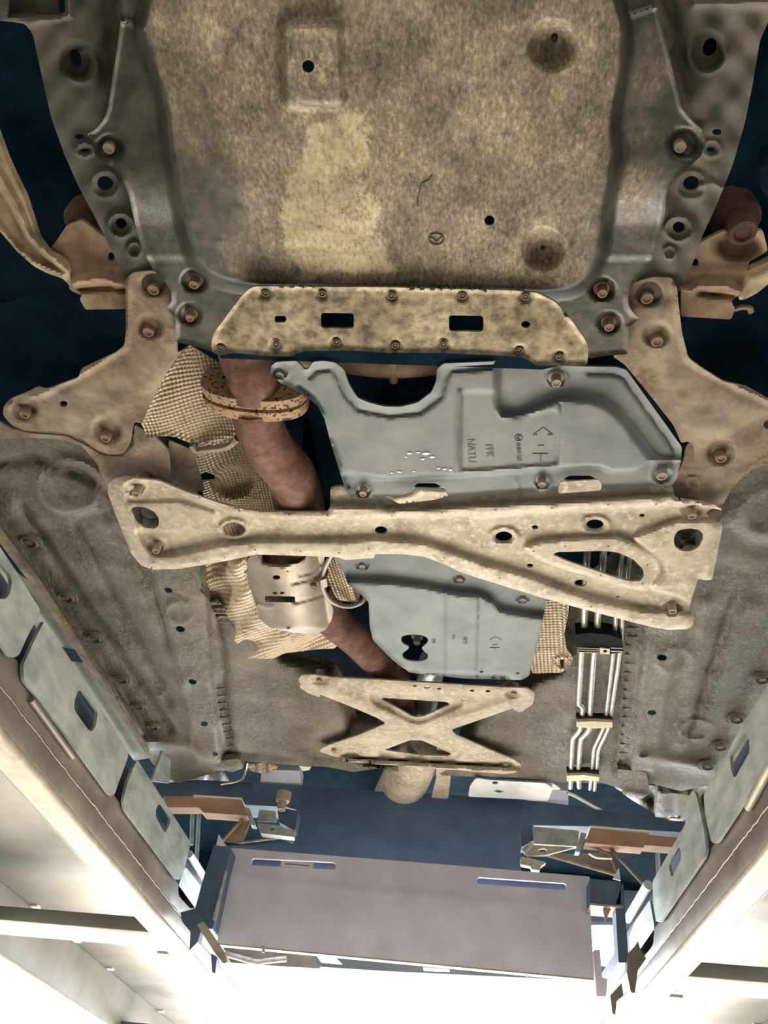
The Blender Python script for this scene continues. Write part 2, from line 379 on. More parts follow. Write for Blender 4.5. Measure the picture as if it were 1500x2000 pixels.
def ftext(name, s, o, a, b, h, mat, parent, size=1.0, off=.0006, label=None):
    """lettering: baseline starts at pixel o, advances along pixel vector a, rises along pixel vector b (per unit of font size)"""
    cu = bpy.data.curves.new(name, 'FONT'); cu.body = s; cu.size = 1; cu.fill_mode = 'FRONT'; cu.resolution_u = 3
    t = bpy.data.objects.new('tmp_text', cu); S.collection.objects.link(t)
    dg = bpy.context.evaluated_depsgraph_get(); me = bpy.data.meshes.new_from_object(t.evaluated_get(dg))
    bpy.data.objects.remove(t)
    v = np.array([x.co[:] for x in me.vertices]); px = o[0]+v[:, 0]*a[0]+v[:, 1]*b[0]; py = o[1]+v[:, 0]*a[1]+v[:, 1]*b[1]
    P = np.stack([px, py], -1); hh = h(P) if callable(h) else h
    Vw = W(px, py, hh-off); fs = [tuple(p.vertices) for p in me.polygons]; n = len(Vw)
    E = {}
    for f in fs:
        for i in range(len(f)): E[(f[i], f[(i+1) % len(f)])] = 1
    sides = [(k[1], k[0], k[0]+n, k[1]+n) for k in E if (k[1], k[0]) not in E]
    return mesh(name, np.vstack([Vw, Vw+np.array([0, 0, off+.0004])]), fs+sides, mat, parent, label)
def pline(name, pts, r, h, mat, parent, n=1, label=None, seg=6):   # thin line lying on a surface
    hh = [h(np.array([p]))[0] if callable(h) else h for p in pts]
    return tube(name, [W(p[0], p[1], k) for p, k in zip(pts, hh)], r, mat, parent, label, seg, n)
exec_parts = []
# ================================================================== THE ROOM
def struct(o): o['kind'] = 'structure'; return o
struct(box('floor', -4.2, 4.2, -6, 14, -.1, 0, MCONC))
struct(box('ceiling', -4.2, 4.2, -6, 9.2, 4.3, 4.4, MCEIL))
struct(box('wall_left', -4.2, -4, -6, 9.2, 0, 4.3, MWALL))
struct(box('wall_right', 4, 4.2, -6, 9.2, 0, 4.3, MWALL))
struct(box('wall_front', -4.2, 4.2, -6.1, -6, 0, 4.3, MWALL))
# ================================================================== THE CAR (one thing: everything bolted to it is a part)
car = empty('car', (-.08, 1.2, 1.69), 'raised car seen from below: dirty undertray, beige braces and dark coated floor pan', 'car')
# ---- floor pan with its tunnel
PH = 1.0
tun = [(300, 640), (330, 860), (400, 1000), (455, 1120), (600, 1240), (655, 1300), (700, 1400), (730, 1560), (905, 1560), (920, 1400), (1010, 1310), (1100, 1280), (1112, 1150), (1250, 1000), (1330, 860), (1250, 640)]
railL = [(292, 1090), (335, 1260), (385, 1490), (432, 1490), (415, 1330), (398, 1090)]
railR = [(1262, 1180), (1242, 1400), (1232, 1508), (1276, 1506), (1300, 1380), (1345, 1180), (1395, 1060), (1330, 1060)]
tun_edge = [(340, 862), (372, 925), (392, 985), (404, 1060), (418, 1140), (470, 1200), (560, 1270), (625, 1285), (660, 1300), (688, 1370), (712, 1440), (724, 1470), (800, 1476), (884, 1470), (902, 1420), (930, 1380), (1000, 1322), (1078, 1296), (1100, 1260), (1116, 1180), (1150, 1120), (1290, 1000)]
def pan_d(P):
    y = P[:, 1]
    d = -.045*ss((34-dist(P, tun_edge, False))/34)
    d += .020*raised(P, railL, 13)+.020*raised(P, railR, 14)
    for ln, a, w_ in (([(40, 990), (165, 1180), (330, 1420)], -.014, 12), ([(185, 990), (255, 1120), (350, 1340)], .014, 14), ([(150, 1030), (235, 1190), (330, 1370)], -.010, 11),
                      ([(410, 1100), (432, 1300), (448, 1480)], -.010, 9), ([(1225, 1200), (1212, 1400), (1205, 1500)], -.008, 8), ([(1380, 1180), (1330, 1460)], .008, 16), ([(1462, 1180), (1370, 1440)], .010, 16),
                      ([(1440, 1150), (1345, 1440)], -.008, 12), ([(1500, 1250), (1400, 1440)], -.006, 14), ([(450, 1500), (640, 1503), (760, 1500)], .010, 12), ([(440, 1470), (560, 1478), (740, 1482)], -.006, 5),
                      ([(290, 1450), (380, 1462), (430, 1500)], .014, 12), ([(1255, 1478), (1330, 1490), (1385, 1500)], .014, 12), ([(0, 905), (70, 895), (160, 925), (215, 960)], -.014, 12)):
        d += a*ridge(P, ln, w_)
    d += .010*bump(P, (135, 948), 80, .72)-.008*bump(P, (150, 945), 46, .85)+.007*ring(P, (135, 948), 62, .8, .12)
    d += .010*bump(P, (1500, 1005), 78, .72)-.006*bump(P, (1500, 1000), 48, .85)
    d += .005*ring(P, (300, 1345), 26, .55, .2)+.006*ring(P, (1360, 1425), 34, .55, .14)+.005*ring(P, (350, 1195), 26, .8, .2)
    for c in ((1320, 1290), ): d += .004*ring(P, c, 34, .7, .2)
    sill = [(-60, 940), (0, 1056), (80, 1162), (200, 1338), (290, 1462), (302, 1450), (214, 1330), (96, 1156), (16, 1050), (-30, 980)]
    d += .028*raised(P, sill, 14)
    nz = np.sin(P[:, 0]*.031+np.sin(y*.043)*2)*np.sin(y*.037+P[:, 0]*.012)
    return d+.0025*nz
pan_out = [(-60, 850), (0, 846), (60, 840), (150, 846), (300, 850), (340, 862), (372, 925), (392, 985), (404, 1060), (418, 1140), (470, 1200), (560, 1270), (625, 1285), (660, 1300), (688, 1370), (712, 1440), (724, 1470), (800, 1476), (884, 1470), (902, 1420), (930, 1380), (1000, 1322), (1078, 1296), (1100, 1260), (1116, 1180), (1150, 1120), (1290, 1000), (1330, 900), (1360, 880), (1560, 870), (1560, 1380), (1500, 1480), (1440, 1545), (1392, 1532), (1330, 1545), (1270, 1530), (1235, 1548), (1180, 1530), (1100, 1528), (1000, 1522), (900, 1516), (800, 1512), (745, 1500),
           (690, 1508), (640, 1498), (560, 1494), (470, 1486), (415, 1510), (350, 1530), (318, 1515), (292, 1484), (290, 1462), (200, 1338), (80, 1162), (0, 1056), (-60, 975)]
pan = sheet('floor_pan', car, MP, rnd(pan_out, 6), PH, [ell(*e) for e in ((329, 1153, 8, 5, 12), (352, 1229, 9, 6, 12), (376, 1332, 8, 5, 10), (399, 1414, 7, 5), (420, 1473, 6, 4), (1293, 1285, 10, 6, 5), (1273, 1392, 9, 5), (1257, 1476, 9, 4), (1244, 1535, 6, 3))],
            pan_d, 7, label='dark coated floor pan with ribs and frame rails')
for px, py, r in ((55, 1062, .0165), (127, 1170, .0165), (182, 1250, .0155), (235, 1330, .0155), (267, 1382, .0155), (297, 1422, .0155), (1490, 1330, .017), (1440, 1408, .0165), (1407, 1462, .0165), (1383, 1500, .0165)):
    put(PLUG, 'drain_plug', pan, px, py, PH-pan_d(np.array([[px, py]]))[0]-.006, r*1.12)
# spot-weld ladder along both tunnel edges
for i in range(9): pline('weld_seam', [(418+i*3.2, 1345+i*14), (440+i*2.2, 1343+i*14)], .0022, PH+.002, MP, pan)
for i in range(17): pline('weld_seam', [(1224-i*1.0, 1225+i*17.5), (1246-i*1.2, 1225+i*17.5)], .0022, PH+.001, MP, pan)
# rear cross member lumps and the torn patch by the right rail hole
sheet('jack_pad', car, MP, rnd([(412, 1488), (468, 1482), (476, 1500), (455, 1508), (420, 1504)], 4), .985, d=lambda P: .006*ridge(P, [(425, 1496), (465, 1496)], 6), step=5, t=(0, 0, .02))
sheet('jack_pad', car, MP, rnd([(1205, 1502), (1262, 1508), (1270, 1550), (1254, 1560), (1216, 1552)], 5), .985, d=lambda P: .006*ridge(P, [(1218, 1545), (1260, 1553)], 5), step=5, t=(0, 0, .02))
sheet('outer_seam_strip', car, MARM, [(-30, 1000), (0, 1035), (80, 1140), (200, 1328), (292, 1466), (289, 1478), (196, 1340), (76, 1162), (-30, 1022)], .955, d=lambda P: .003*ridge(P, [(0, 1045), (80, 1150), (200, 1330), (290, 1468)], 5), step=6, t=(0, 0, .004), label='pale rusty seam edge of the sill')
sheet('side_skirt', car, MSKIRT, rnd([(-60, 1010), (0, 1084), (34, 1119), (52, 1131), (100, 1190), (200, 1340), (296, 1480), (262, 1486), (100, 1262), (-60, 1090)], 4), .975, [rnd([(119, 1263), (146, 1268), (163, 1294), (139, 1292)], 3)],
      lambda P: .005*ridge(P, [(0, 1100), (100, 1225), (260, 1470)], 7), 6, label='grey-green side skirt with a jacking notch')
# ---- inner body above the axle openings, its shade painted as dark navy
BODY = 1.16
sheet('inner_body', car, MDARK, [(-400, -260), (1900, -260), (1900, 1800), (-400, 1800)], lambda P: 1.16+.05*ss((P[:, 1]-700)/300), d=lambda P: .03*np.sin(P[:, 0]*.013)*np.sin(P[:, 1]*.017), step=34, t=(0, 0, .01), label='inner body above the floor pan, its shade painted in as navy')
# wheel arch liners, navy painted for the shade in the wheel wells
for s, pts in ((0, [(-20, 600), (110, 560), (250, 600), (255, 700), (160, 760), (60, 800), (-20, 830)]), (1, [(1330, 620), (1440, 600), (1520, 600), (1520, 800), (1440, 760), (1340, 700)])):
    sheet('arch_liner', car, MDARK, rnd(pts, 20), 1.06, d=lambda P: -.02*np.sin(P[:, 1]*.03), step=14)
# ---- front side members of the subframe
def msub_d(P):
    d = -.016*bump(P, (150, 118), 34, 1.1)+.006*ring(P, (160, 130), 30, 1, .2)+.005*ring(P, (165, 293), 17, .75, .25)+.005*ring(P, (262, 488), 13, 1.1, .25)
    d += .008*ring(P, (236, 440), 24, .95, .2)+.005*ring(P, (205, 360), 27, .95, .2)
    d += -.012*ridge(P, [(215, -20), (225, 120), (190, 250)], 22)
    d += .02*raised(P, [(-40, -60), (140, -60), (140, 34), (60, 50), (-40, 40)], 10)-.02*raised(P, [(15, -60), (122, -60), (128, 26), (115, 34), (18, 30)], 10)
    return d+.002*np.sin(P[:, 0]*.09)*np.sin(P[:, 1]*.07)
sheet('subframe_side_member', car, MSUBL, rnd([(-60, -250), (330, -250), (330, 260), (390, 610), (345, 640), (300, 575), (262, 560), (246, 545), (228, 512), (205, 463), (183, 419), (154, 366), (125, 300), (100, 230), (80, 142), (64, 66), (48, 46), (0, 40), (-40, 40)], 8), .948,
      [ell(147, 115, 12, 19, -14), ell(205, 358, 16, 14, 12), ell(236, 437, 11, 11), ell(155, 267, 9, 6), rnd([(112, -10), (126, -10), (127, 24), (117, 28)], 4), ell(217, 502, 7, 8), ell(165, 294, 9, 4)], msub_d, 4, t=(0, 0, .004), label='rust-flecked subframe side member left of the undertray')
def msubr_d(P):
    d = -.016*bump(P, (1380, 100), 36, 1.1)+.005*ring(P, (1380, 108), 36, .9, .18)+.007*ring(P, (1326, 447), 26, .9, .2)+.004*ring(P, (1350, 362), 30, .9, .2)+.004*ring(P, (1390, 290), 17, .9, .3)
    d += .004*ring(P, (1308, 494), 12, 1, .3)+.006*ridge(P, [(1368, 364), (1390, 357), (1412, 368)], 6)
    d += -.010*ridge(P, [(1300, -20), (1330, 120), (1360, 230)], 18)+.016*ridge(P, [(1360, 8), (1500, 4)], 10)
    return d+.003*np.sin(P[:, 0]*.08)*np.sin(P[:, 1]*.07)
sheet('subframe_side_member', car, MSUB, rnd([(1200, -250), (1580, -250), (1560, -60), (1510, 20), (1484, 80), (1470, 165), (1455, 240), (1430, 325), (1400, 400), (1372, 460), (1354, 512), (1334, 560), (1300, 600), (1250, 640), (1200, 600)], 8), .948,
      [ell(1387, 93, 14, 19, 14), ell(1350, 358, 16, 14, -15), ell(1326, 444, 12, 11), ell(1400, 258, 9, 6), ell(1388, 292, 8, 5), ], msubr_d, 4, t=(0, 0, .004), label='rust-flecked subframe side member right of the undertray')
# ---- control arms and their rusty mounting brackets
sheet('control_arm', car, MCTRL, rnd([(-60, 120), (0, 280), (9, 306), (26, 344), (48, 388), (62, 432), (73, 467), (95, 498), (123, 511), (141, 545), (150, 570), (141, 564), (123, 544), (95, 535), (66, 520), (33, 491), (0, 452), (-60, 380)], 8), .955,
      d=lambda P: .016*ridge(P, [(-40, 300), (0, 345), (33, 405), (55, 460), (88, 490), (135, 530)], 8)+.012*ridge(P, [(-40, 400), (0, 445), (33, 485), (66, 512), (123, 538)], 6), step=5, t=(0, 0, .012), label='dusty pressed control arm')
sheet('control_arm', car, MCTRL, rnd([(1560, 480), (1500, 512), (1462, 527), (1450, 548), (1442, 586), (1455, 585), (1480, 572), (1500, 555), (1560, 530)], 8), .955,
      d=lambda P: .006*ridge(P, [(1540, 512), (1470, 545), (1450, 580)], 10), step=5, t=(0, 0, .012))
sheet('control_arm', car, MDARK, rnd([(1500, 290), (1486, 320), (1484, 360), (1498, 400), (1560, 400), (1560, 290)], 10), .99, d=lambda P: .02*bump(P, (1500, 345), 30, 1.4), step=6, t=(0, 0, .02))
lb = sheet('mounting_bracket', car, MBRK, rnd([(96, 488), (112, 468), (130, 440), (160, 430), (200, 460), (250, 480), (262, 530), (262, 603), (167, 605), (155, 584), (163, 574), (150, 566), (142, 560), (131, 522), (115, 505)], 5), .962, [ell(217, 502, 7, 9)],
      lambda P: .014*ridge(P, [(146, 552), (190, 544), (214, 548), (228, 556), (262, 556)], 8)+.008*ss((P[:, 1]-505)/20)-.012*ridge(P, [(146, 566), (215, 562), (262, 568)], 5), 5, t=(0, 0, .006), label='rusty control arm bracket with a hooked edge')
rb = sheet('mounting_bracket', car, MBRK, rnd([(1330, 545), (1350, 505), (1366, 475), (1410, 452), (1490, 450), (1500, 490), (1462, 512), (1460, 535), (1450, 570), (1428, 588), (1436, 604), (1428, 624), (1330, 618)], 5), .962, [ell(1358, 514, 7, 9)],
      lambda P: .014*ridge(P, [(1330, 566), (1350, 568), (1366, 558), (1420, 560), (1446, 570)], 7)+.008*ss((P[:, 1]-515)/18)-.012*ridge(P, [(1366, 572), (1440, 580)], 5)-.02*bump(P, (1440, 480), 50, .6), 5, t=(0, 0, .006))
for p, pts in ((lb, [(163, 574), (152, 568), (141, 563), (139, 558)]), (rb, [(1434, 604), (1450, 600), (1464, 602), (1467, 610)])): pline('hook', pts, .004, .962, MBRK, p, 4)
put(BOLTD, 'bolt', lb, 152, 452, .985, .03, 0, .7); put(BOLTD, 'bolt', rb, 1452, 456, .955, .030, 0, .9); put(BOLTD, 'bolt', rb, 1432, 404, 1.04, .014, 0, 1)
# ---- arms that carry the bolted feet
LA = [(245, 545), (262, 531), (300, 529), (340, 545), (346, 600), (346, 690), (371, 676), (352, 690), (325, 730), (297, 782), (277, 828), (262, 824), (258, 842), (254, 866), (241, 886), (215, 888), (190, 880), (165, 860), (135, 847), (100, 842), (50, 842), (25, 832), (6, 812), (6, 795), (20, 780), (60, 764), (73, 756), (90, 762), (120, 750), (154, 738), (157, 722), (225, 690), (243, 675), (246, 640)]
def la_d(P):
    d = 0
    for c, r in (((300, 556), 27), ((293, 636), 27), ((47, 797), 27), ((210, 838), 30)): d = d-.012*bump(P, c, r, .92)
    d = d+.008*ridge(P, [(248, 550), (249, 640), (243, 678), (200, 705), (158, 730), (90, 766), (20, 790)], 6)
    d = d+.006*raised(P, [(250, 560), (340, 560), (345, 690), (290, 780), (240, 800), (180, 780), (120, 770), (230, 700)], 40)
    return d
la = sheet('subframe_arm', car, MARM, rnd(LA, 7), .943, [ell(124, 789, 8, 6)], la_d, 5, t=(0, 0, .004), label='rusty beige subframe arm reaching to the left foot')
bolts(la, [(299, 567, .0145), (289, 650, .0145), (47, 811, .0135), (205, 857, .0145)], .940, BOLTR, sz=1.2)
RA = [(1226, 560), (1250, 548), (1275, 541), (1313, 543), (1322, 562), (1332, 650), (1345, 700), (1365, 715), (1412, 745), (1460, 757), (1500, 780), (1560, 810), (1560, 900), (1500, 893), (1470, 902), (1425, 920), (1400, 926), (1375, 917), (1356, 895), (1354, 868), (1342, 862), (1331, 866), (1315, 830), (1260, 760), (1220, 712), (1195, 695), (1226, 688), (1224, 600)]
def ra_d(P):
    d = 0
    for c, r in (((1268, 574), 27), ((1283, 652), 28), ((1408, 882), 28)): d = d-.012*bump(P, c, r, .92)
    d = d+.010*ridge(P, [(1320, 560), (1331, 650), (1343, 698), (1364, 716), (1460, 764), (1540, 800)], 6)+.005*raised(P, [(1230, 590), (1320, 590), (1350, 720), (1500, 800), (1400, 850), (1340, 840)], 36)
    return d
ra = sheet('subframe_arm', car, MARM, rnd(RA, 7), .943, [ell(1500, 830, 9, 9)], ra_d, 5, t=(0, 0, .004), label='rusty beige subframe arm reaching to the right foot')
bolts(ra, [(1264, 584, .0145), (1284, 668, .0145), (1409, 897, .0145)], .940, BOLTR, sz=1.2)
# body brackets below the feet
sheet('body_bracket', car, MARM, rnd([(-40, 800), (20, 838), (60, 846), (130, 852), (160, 866), (200, 890), (240, 892), (262, 870), (262, 830), (300, 850), (330, 880), (335, 960), (240, 930), (212, 960), (190, 905), (160, 872), (120, 858), (60, 855), (-40, 860)], 6), .965,
      d=lambda P: .006*np.sin(P[:, 0]*.05)*np.sin(P[:, 1]*.06)-.01*ss((P[:, 1]-900)/40), step=6, t=(0, 0, .004))
sheet('body_bracket', car, MARM, rnd([(1352, 862), (1340, 870), (1335, 900), (1322, 930), (1316, 975), (1330, 990), (1395, 995), (1412, 985), (1432, 950), (1470, 915), (1560, 900), (1560, 860), (1500, 800), (1400, 830)], 6), .958, [],
      lambda P: .005*ring(P, (1352, 943), 12, 1, .3)+.003*ridge(P, [(1332, 918), (1378, 920)], 3)-.01*ss((970-P[:, 1])/-20), 6, t=(0, 0, .004), label='rusty body bracket with an oval boss beside the brace')
sheet('body_bracket', car, MARM, rnd([(330, 860), (378, 880), (400, 960), (330, 960)], 5), .99, step=8)
# ---- the undertray
TO = [(236, -250), (236, -60), (233, 0), (236, 38), (232, 70), (220, 150), (211, 212), (203, 233), (186, 254), (168, 263), (180, 272), (184, 300), (196, 312), (222, 328), (241, 352), (253, 385), (262, 430), (277, 485), (298, 525), (324, 553), (335, 572), (335, 590), (325, 602),
      (343, 622), (343, 668), (372, 674), (398, 682), (420, 690), (700, 686), (1150, 700), (1190, 694), (1227, 692), (1228, 668), (1228, 640), (1250, 622), (1238, 612), (1229, 600), (1226, 580), (1236, 556), (1262, 528), (1279, 495), (1289, 455), (1299, 415), (1302, 375), (1320, 346), (1347, 325), (1369, 305), (1379, 280), (1372, 254), (1352, 236), (1332, 212), (1305, 100), (1290, 40), (1282, 0), (1280, -60), (1278, -250)]
PANP = [(296, -280), (296, -90), (284, 0), (268, 60), (288, 112), (318, 210), (322, 270), (344, 400), (372, 505), (400, 538), (440, 556), (500, 566), (1060, 578), (1120, 572), (1160, 540), (1180, 490), (1192, 400), (1206, 290), (1200, 240), (1220, 130), (1226, 60), (1208, 0), (1190, -90), (1190, -280)]
PANR = rnd(PANP, 18)
def tray_d(P):
    y = P[:, 1]; pr = raised(P, PANR, 24)
    fl = .012*np.exp(-((y-345)/70)**2)-.010*ss((y-385)/60)-.004*ss((y-498)/14)
    d = fl*(1-pr)+.040*pr
    d += .014*raised(P, rrect(547, 42, 664, 208, 20, 8), 22)
    for c, r in (((1080, 88), 52), ((1061, 487), 44)): d += -.022*np.clip(1-(np.hypot(P[:, 0]-c[0], P[:, 1]-c[1])/r)**2, 0, 1)**1.2
    d += -.009*bump(P, (215, 288), 27, .95)-.010*bump(P, (1334, 280), 32, .95)
    for c in ((379, 549), (1176, 565)): d += -.012*bump(P, c, 25, .9)
    for c in ((370, 613), (1190, 630)): d += -.010*bump(P, c, 23, .9)
    d += .004*ridge(P, [(236, 40), (280, 56)], 4)+.004*ridge(P, [(1226, 32), (1275, 14)], 4)
    d += .0035*np.clip(1-dist(P, TO, True)/7, 0, 1)
    d += .0018*np.sin(P[:, 0]*.021+1)*np.sin(y*.016)
    d += -.0008*ridge(P, [(330, 200), (400, 320), (455, 400)], 2)
    return d
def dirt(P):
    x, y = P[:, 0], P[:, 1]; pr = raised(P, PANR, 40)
    v = .75*pr+.1+.4*np.exp(-(((x-290)/70)**2+((y-400)/60)**2))+.45*np.exp(-(((x-1240)/70)**2+((y-400)/70)**2))+.4*np.exp(-(((x-1260)/90)**2+((y-150)/170)**2))  # extra tan at both flange spots paints in the highlights there
    v -= .75*np.exp(-(((x-400)/95)**2+((y-440)/150)**2))*pr+.3*np.exp(-(((x-1160)/80)**2+((y-450)/160)**2))*pr; v -= .18*np.exp(-(((x-440)/120)**2+((y-60)/120)**2)); v += .15*np.exp(-(((x-900)/200)**2+((y-280)/200)**2)); v -= .9*ridge(P, PANR, 13, True); return np.clip(v, 0, 1)  # last ridge bares dark metal on the channel wall, painting its shade
pale_poly = [(610, 215), (660, 215), (712, 225), (730, 250), (728, 300), (715, 345), (742, 370), (748, 430), (768, 475), (782, 545), (588, 545), (576, 500), (560, 470), (548, 420), (552, 350), (575, 300)]
def pale(P):
    return .62*raised(P, pale_poly, 60)+.30*np.exp(-(((P[:, 0]-560)/90)**2+((P[:, 1]-500)/120)**2))+.34*raised(P, rrect(560, 60, 655, 200, 8), 20)+.22*np.exp(-(((P[:, 0]-700)/90)**2+((P[:, 1]-170)/120)**2))
HTR = .915
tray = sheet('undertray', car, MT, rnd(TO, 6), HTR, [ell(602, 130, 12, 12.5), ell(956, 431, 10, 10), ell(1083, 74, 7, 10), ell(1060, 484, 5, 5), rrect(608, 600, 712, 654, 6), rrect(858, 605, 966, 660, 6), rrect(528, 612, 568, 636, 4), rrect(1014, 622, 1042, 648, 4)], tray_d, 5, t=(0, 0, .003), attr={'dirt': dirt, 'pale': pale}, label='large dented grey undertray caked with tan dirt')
trh = lambda P: HTR-tray_d(P)
bolts(tray, [(211, 291, .0115), (1329, 288, .0115)], .910, None); bolts(tray, [(378, 557, .0115), (370, 622, .0105), (1177, 574, .0115), (1190, 640, .0115)], .924, BOLTR)
put(RIV, 'bolt', tray, 1083, 77, .900, .008); put(RIV, 'bolt', tray, 1060, 485, .900, .005)
# embossed round winged emblem
eo = lambda P: trh(P)-.0006
em = pline('emblem', [ell(852, 467, 14.5, 11, 3, 26)[i % 26] for i in range(27)], .0011, eo, MENGT, tray, label='small embossed round winged emblem')
pline('emblem_wing', [(839, 464), (845, 465), (850, 470), (852, 472), (856, 469), (861, 464), (865, 463)], .0009, eo, MENGT, em, 3)
pline('emblem_wing', [(841, 472), (844, 476), (852, 478), (860, 476), (864, 470)], .0008, eo, MENGT, em, 3)
pline('scratch', [(844, 342), (838, 352), (824, 358), (819, 376), (815, 392), (816, 403)], .0006, eo, MENGT, tray, 1)
# ---- riveted plate behind the undertray
PO = [(412, 672), (418, 650), (440, 620), (470, 580), (486, 564), (500, 559), (750, 561), (1000, 567), (1050, 572), (1086, 590), (1120, 630), (1143, 663), (1150, 680), (1147, 714), (1060, 714), (1046, 714), (1034, 703), (1012, 697), (970, 694), (860, 689), (750, 689), (700, 685), (600, 685), (580, 690), (570, 696), (510, 695), (470, 690), (450, 690), (430, 695), (415, 689)]
RV = [(518, 573), (629, 574), (765, 578), (903, 578), (1027, 580), (431, 680), (539, 674), (657, 669), (772, 675), (866, 674), (1014, 685), (1093, 697)]
def plate_d(P):
    d = .002*np.sin(P[:, 0]*.02)*np.sin(P[:, 1]*.03)
    for c in RV: d = d-.0035*bump(P, c, 13, .95)
    return d+.003*np.clip(1-dist(P, PO)/6, 0, 1)
pl = sheet('crossmember_plate', car, MPL, rnd(PO, 8), .864, [rrect(536, 617, 559, 630, 6), rrect(627, 611, 691, 641, 6, 0, 1), rrect(877, 616, 944, 647, 6, 0, 1), ell(1027, 634, 9, 7)], plate_d, 5, t=(0, 0, .0035), label='tan dirty crossmember plate with two rectangular windows')
bolts(pl, RV, .8625, RIV, 'rivet', .0052)
# crossmember behind the plate, and the dark arch with its post under the gearbox
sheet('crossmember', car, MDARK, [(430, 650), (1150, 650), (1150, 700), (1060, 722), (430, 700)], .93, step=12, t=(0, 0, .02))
tube('gearbox_ring', [W(560, 690, .99), W(660, 700, .985), W(765, 712, .98), (W(860, 703, .985)), W(900, 692, .99)], .022, MBRK, car, seg=12, label='brown ring at the gearbox end')
tube('gearbox_post', [W(768, 690, .965), W(769, 745, .965)], .007, MARM, car, seg=8, n=1)
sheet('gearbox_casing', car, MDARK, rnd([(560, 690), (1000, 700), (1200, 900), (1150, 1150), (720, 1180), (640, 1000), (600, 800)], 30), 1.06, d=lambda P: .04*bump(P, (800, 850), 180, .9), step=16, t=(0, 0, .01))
# ---- exhaust: pipes, flanges, foil shields, catalyst cover
hs = sheet('foil_heat_shield', car, MW1, rnd([(371, 674), (352, 686), (325, 730), (297, 782), (275, 826), (289, 857), (311, 852), (341, 853), (374, 867), (423, 864), (461, 850), (490, 800), (480, 740), (440, 715), (407, 697)], 4), lambda P: 1.01+.0*P[:, 0],
      d=lambda P: .05*ss((440-P[:, 0])/160)*ss((P[:, 1]-660)/160)+.006*ridge(P, [(289, 857), (341, 853), (374, 867), (461, 850)], 8)+.004*ridge(P, [(371, 674), (325, 730), (275, 826)], 5), step=5, label='waffled beige foil shield in front of the exhaust flange')
pline('rolled_edge', [(374, 868), (385, 880), (400, 878), (425, 876), (448, 870), (464, 856)], .007, .985, MMUF, hs, 4)
sheet('foil_heat_shield', car, MW1, rnd([(372, 878), (390, 866), (434, 860), (467, 844), (516, 900), (560, 960), (640, 1000), (660, 1060), (500, 1060), (440, 1040), (405, 990), (387, 935)], 6), 1.04, [rnd([(388, 930), (400, 922), (420, 928), (419, 937), (405, 938), (392, 940)], 3)],
      lambda P: .04*ss((470-P[:, 0])/90)-.02*bump(P, (455, 940), 40, .8), 5, label='lower half of the front foil shield with an oval opening')
sheet('foil_heat_shield', car, MDARK, [(596, 740), (640, 830), (668, 940), (645, 1000), (600, 1010), (590, 900)], 1.07, d=lambda P: .01*np.sin(P[:, 1]*.35), step=5, label='dark ribbed shield beside the down pipe')
pipe = tube('exhaust_pipe', [W(470, 640, .99), W(480, 690, .985), W(492, 730, .975), W(495, 772, .97)], [.044, .043, .042, .040], MPIPE, car, seg=28, label='rusty brown down pipe above the flange')
pipe2 = tube('exhaust_pipe', [W(497, 790, .97), W(506, 830, .97), W(530, 880, .975), W(566, 925, .985), W(585, 985, 1.0), W(578, 1050, 1.01), W(560, 1100, 1.01)], [.040, .041, .043, .046, .048, .05, .05], MPIPE, car, seg=28, label='rusty brown down pipe curving below the flange')
def flange(cx, cy, h, w_, hh, t, name='flange'):
    c = W(cx, cy, h); pts = []
    for i in range(40):
        a = 2*math.pi*i/40; ca, sa = math.cos(a), math.sin(a)
        rx = w_*(abs(ca)**.9)*(1 if ca > 0 else -1); rz = hh*(abs(sa)**.75)*(1 if sa > 0 else -1)
        pts.append((c[0]+rx+.0*rz, c[1]+.09*rx, c[2]+rz))
    o = prism(name, pts, (0, t, 0), MFLG, car, sharp=30); return o
f1 = flange(497, 745, .985, .086, .050, .017); f1['label'] = 'spotted rusty pipe flange, nearer the nose'
f2 = flange(499, 768, .985, .086, .050, .017); f2['label'] = 'spotted rusty pipe flange, lower of the pair'
put(BOLTR, 'bolt', f2, 574, 812, .955, .008)
tube('exhaust_pipe', [W(610, 1150, 1.03), W(650, 1210, 1.03), W(690, 1245, 1.03), W(730, 1285, 1.035), W(772, 1330, 1.045), W(800, 1400, 1.06)], [.045, .042, .040, .040, .040, .040], MPIPE, car, seg=24, label='rusty exhaust pipe running on under the cross brace')
sheet('foil_heat_shield', car, MW2, rnd([(402, 1080), (402, 1133), (415, 1168), (437, 1184), (444, 1213), (435, 1232), (441, 1256), (454, 1264), (451, 1277), (460, 1285), (532, 1287), (556, 1276), (620, 1268), (652, 1267), (665, 1257), (632, 1238), (600, 1200), (560, 1120), (560, 1070)], 4), 1.0, [ell(462, 1262, 9, 4, 15)],
      lambda P: .02*ridge(P, [(470, 1110), (500, 1200), (560, 1240)], 30)+.005*np.sin(P[:, 0]*.06+P[:, 1]*.09)-.03*ss((470-P[:, 0])/60), 5, label='crumpled waffled foil shield around the catalyst cover')
sheet('shield_bracket', car, MMUF, rnd([(411, 1176), (424, 1172), (437, 1186), (445, 1212), (434, 1225), (420, 1202)], 3), 1.005, d=lambda P: .004*np.sin(P[:, 1]*.7), step=4)
CO = [(497, 1078), (484, 1092), (472, 1108), (479, 1120), (492, 1160), (508, 1211), (529, 1227), (567, 1235), (583, 1237), (615, 1240), (637, 1229), (649, 1208), (651, 1190), (638, 1165), (633, 1141), (630, 1110), (636, 1078)]
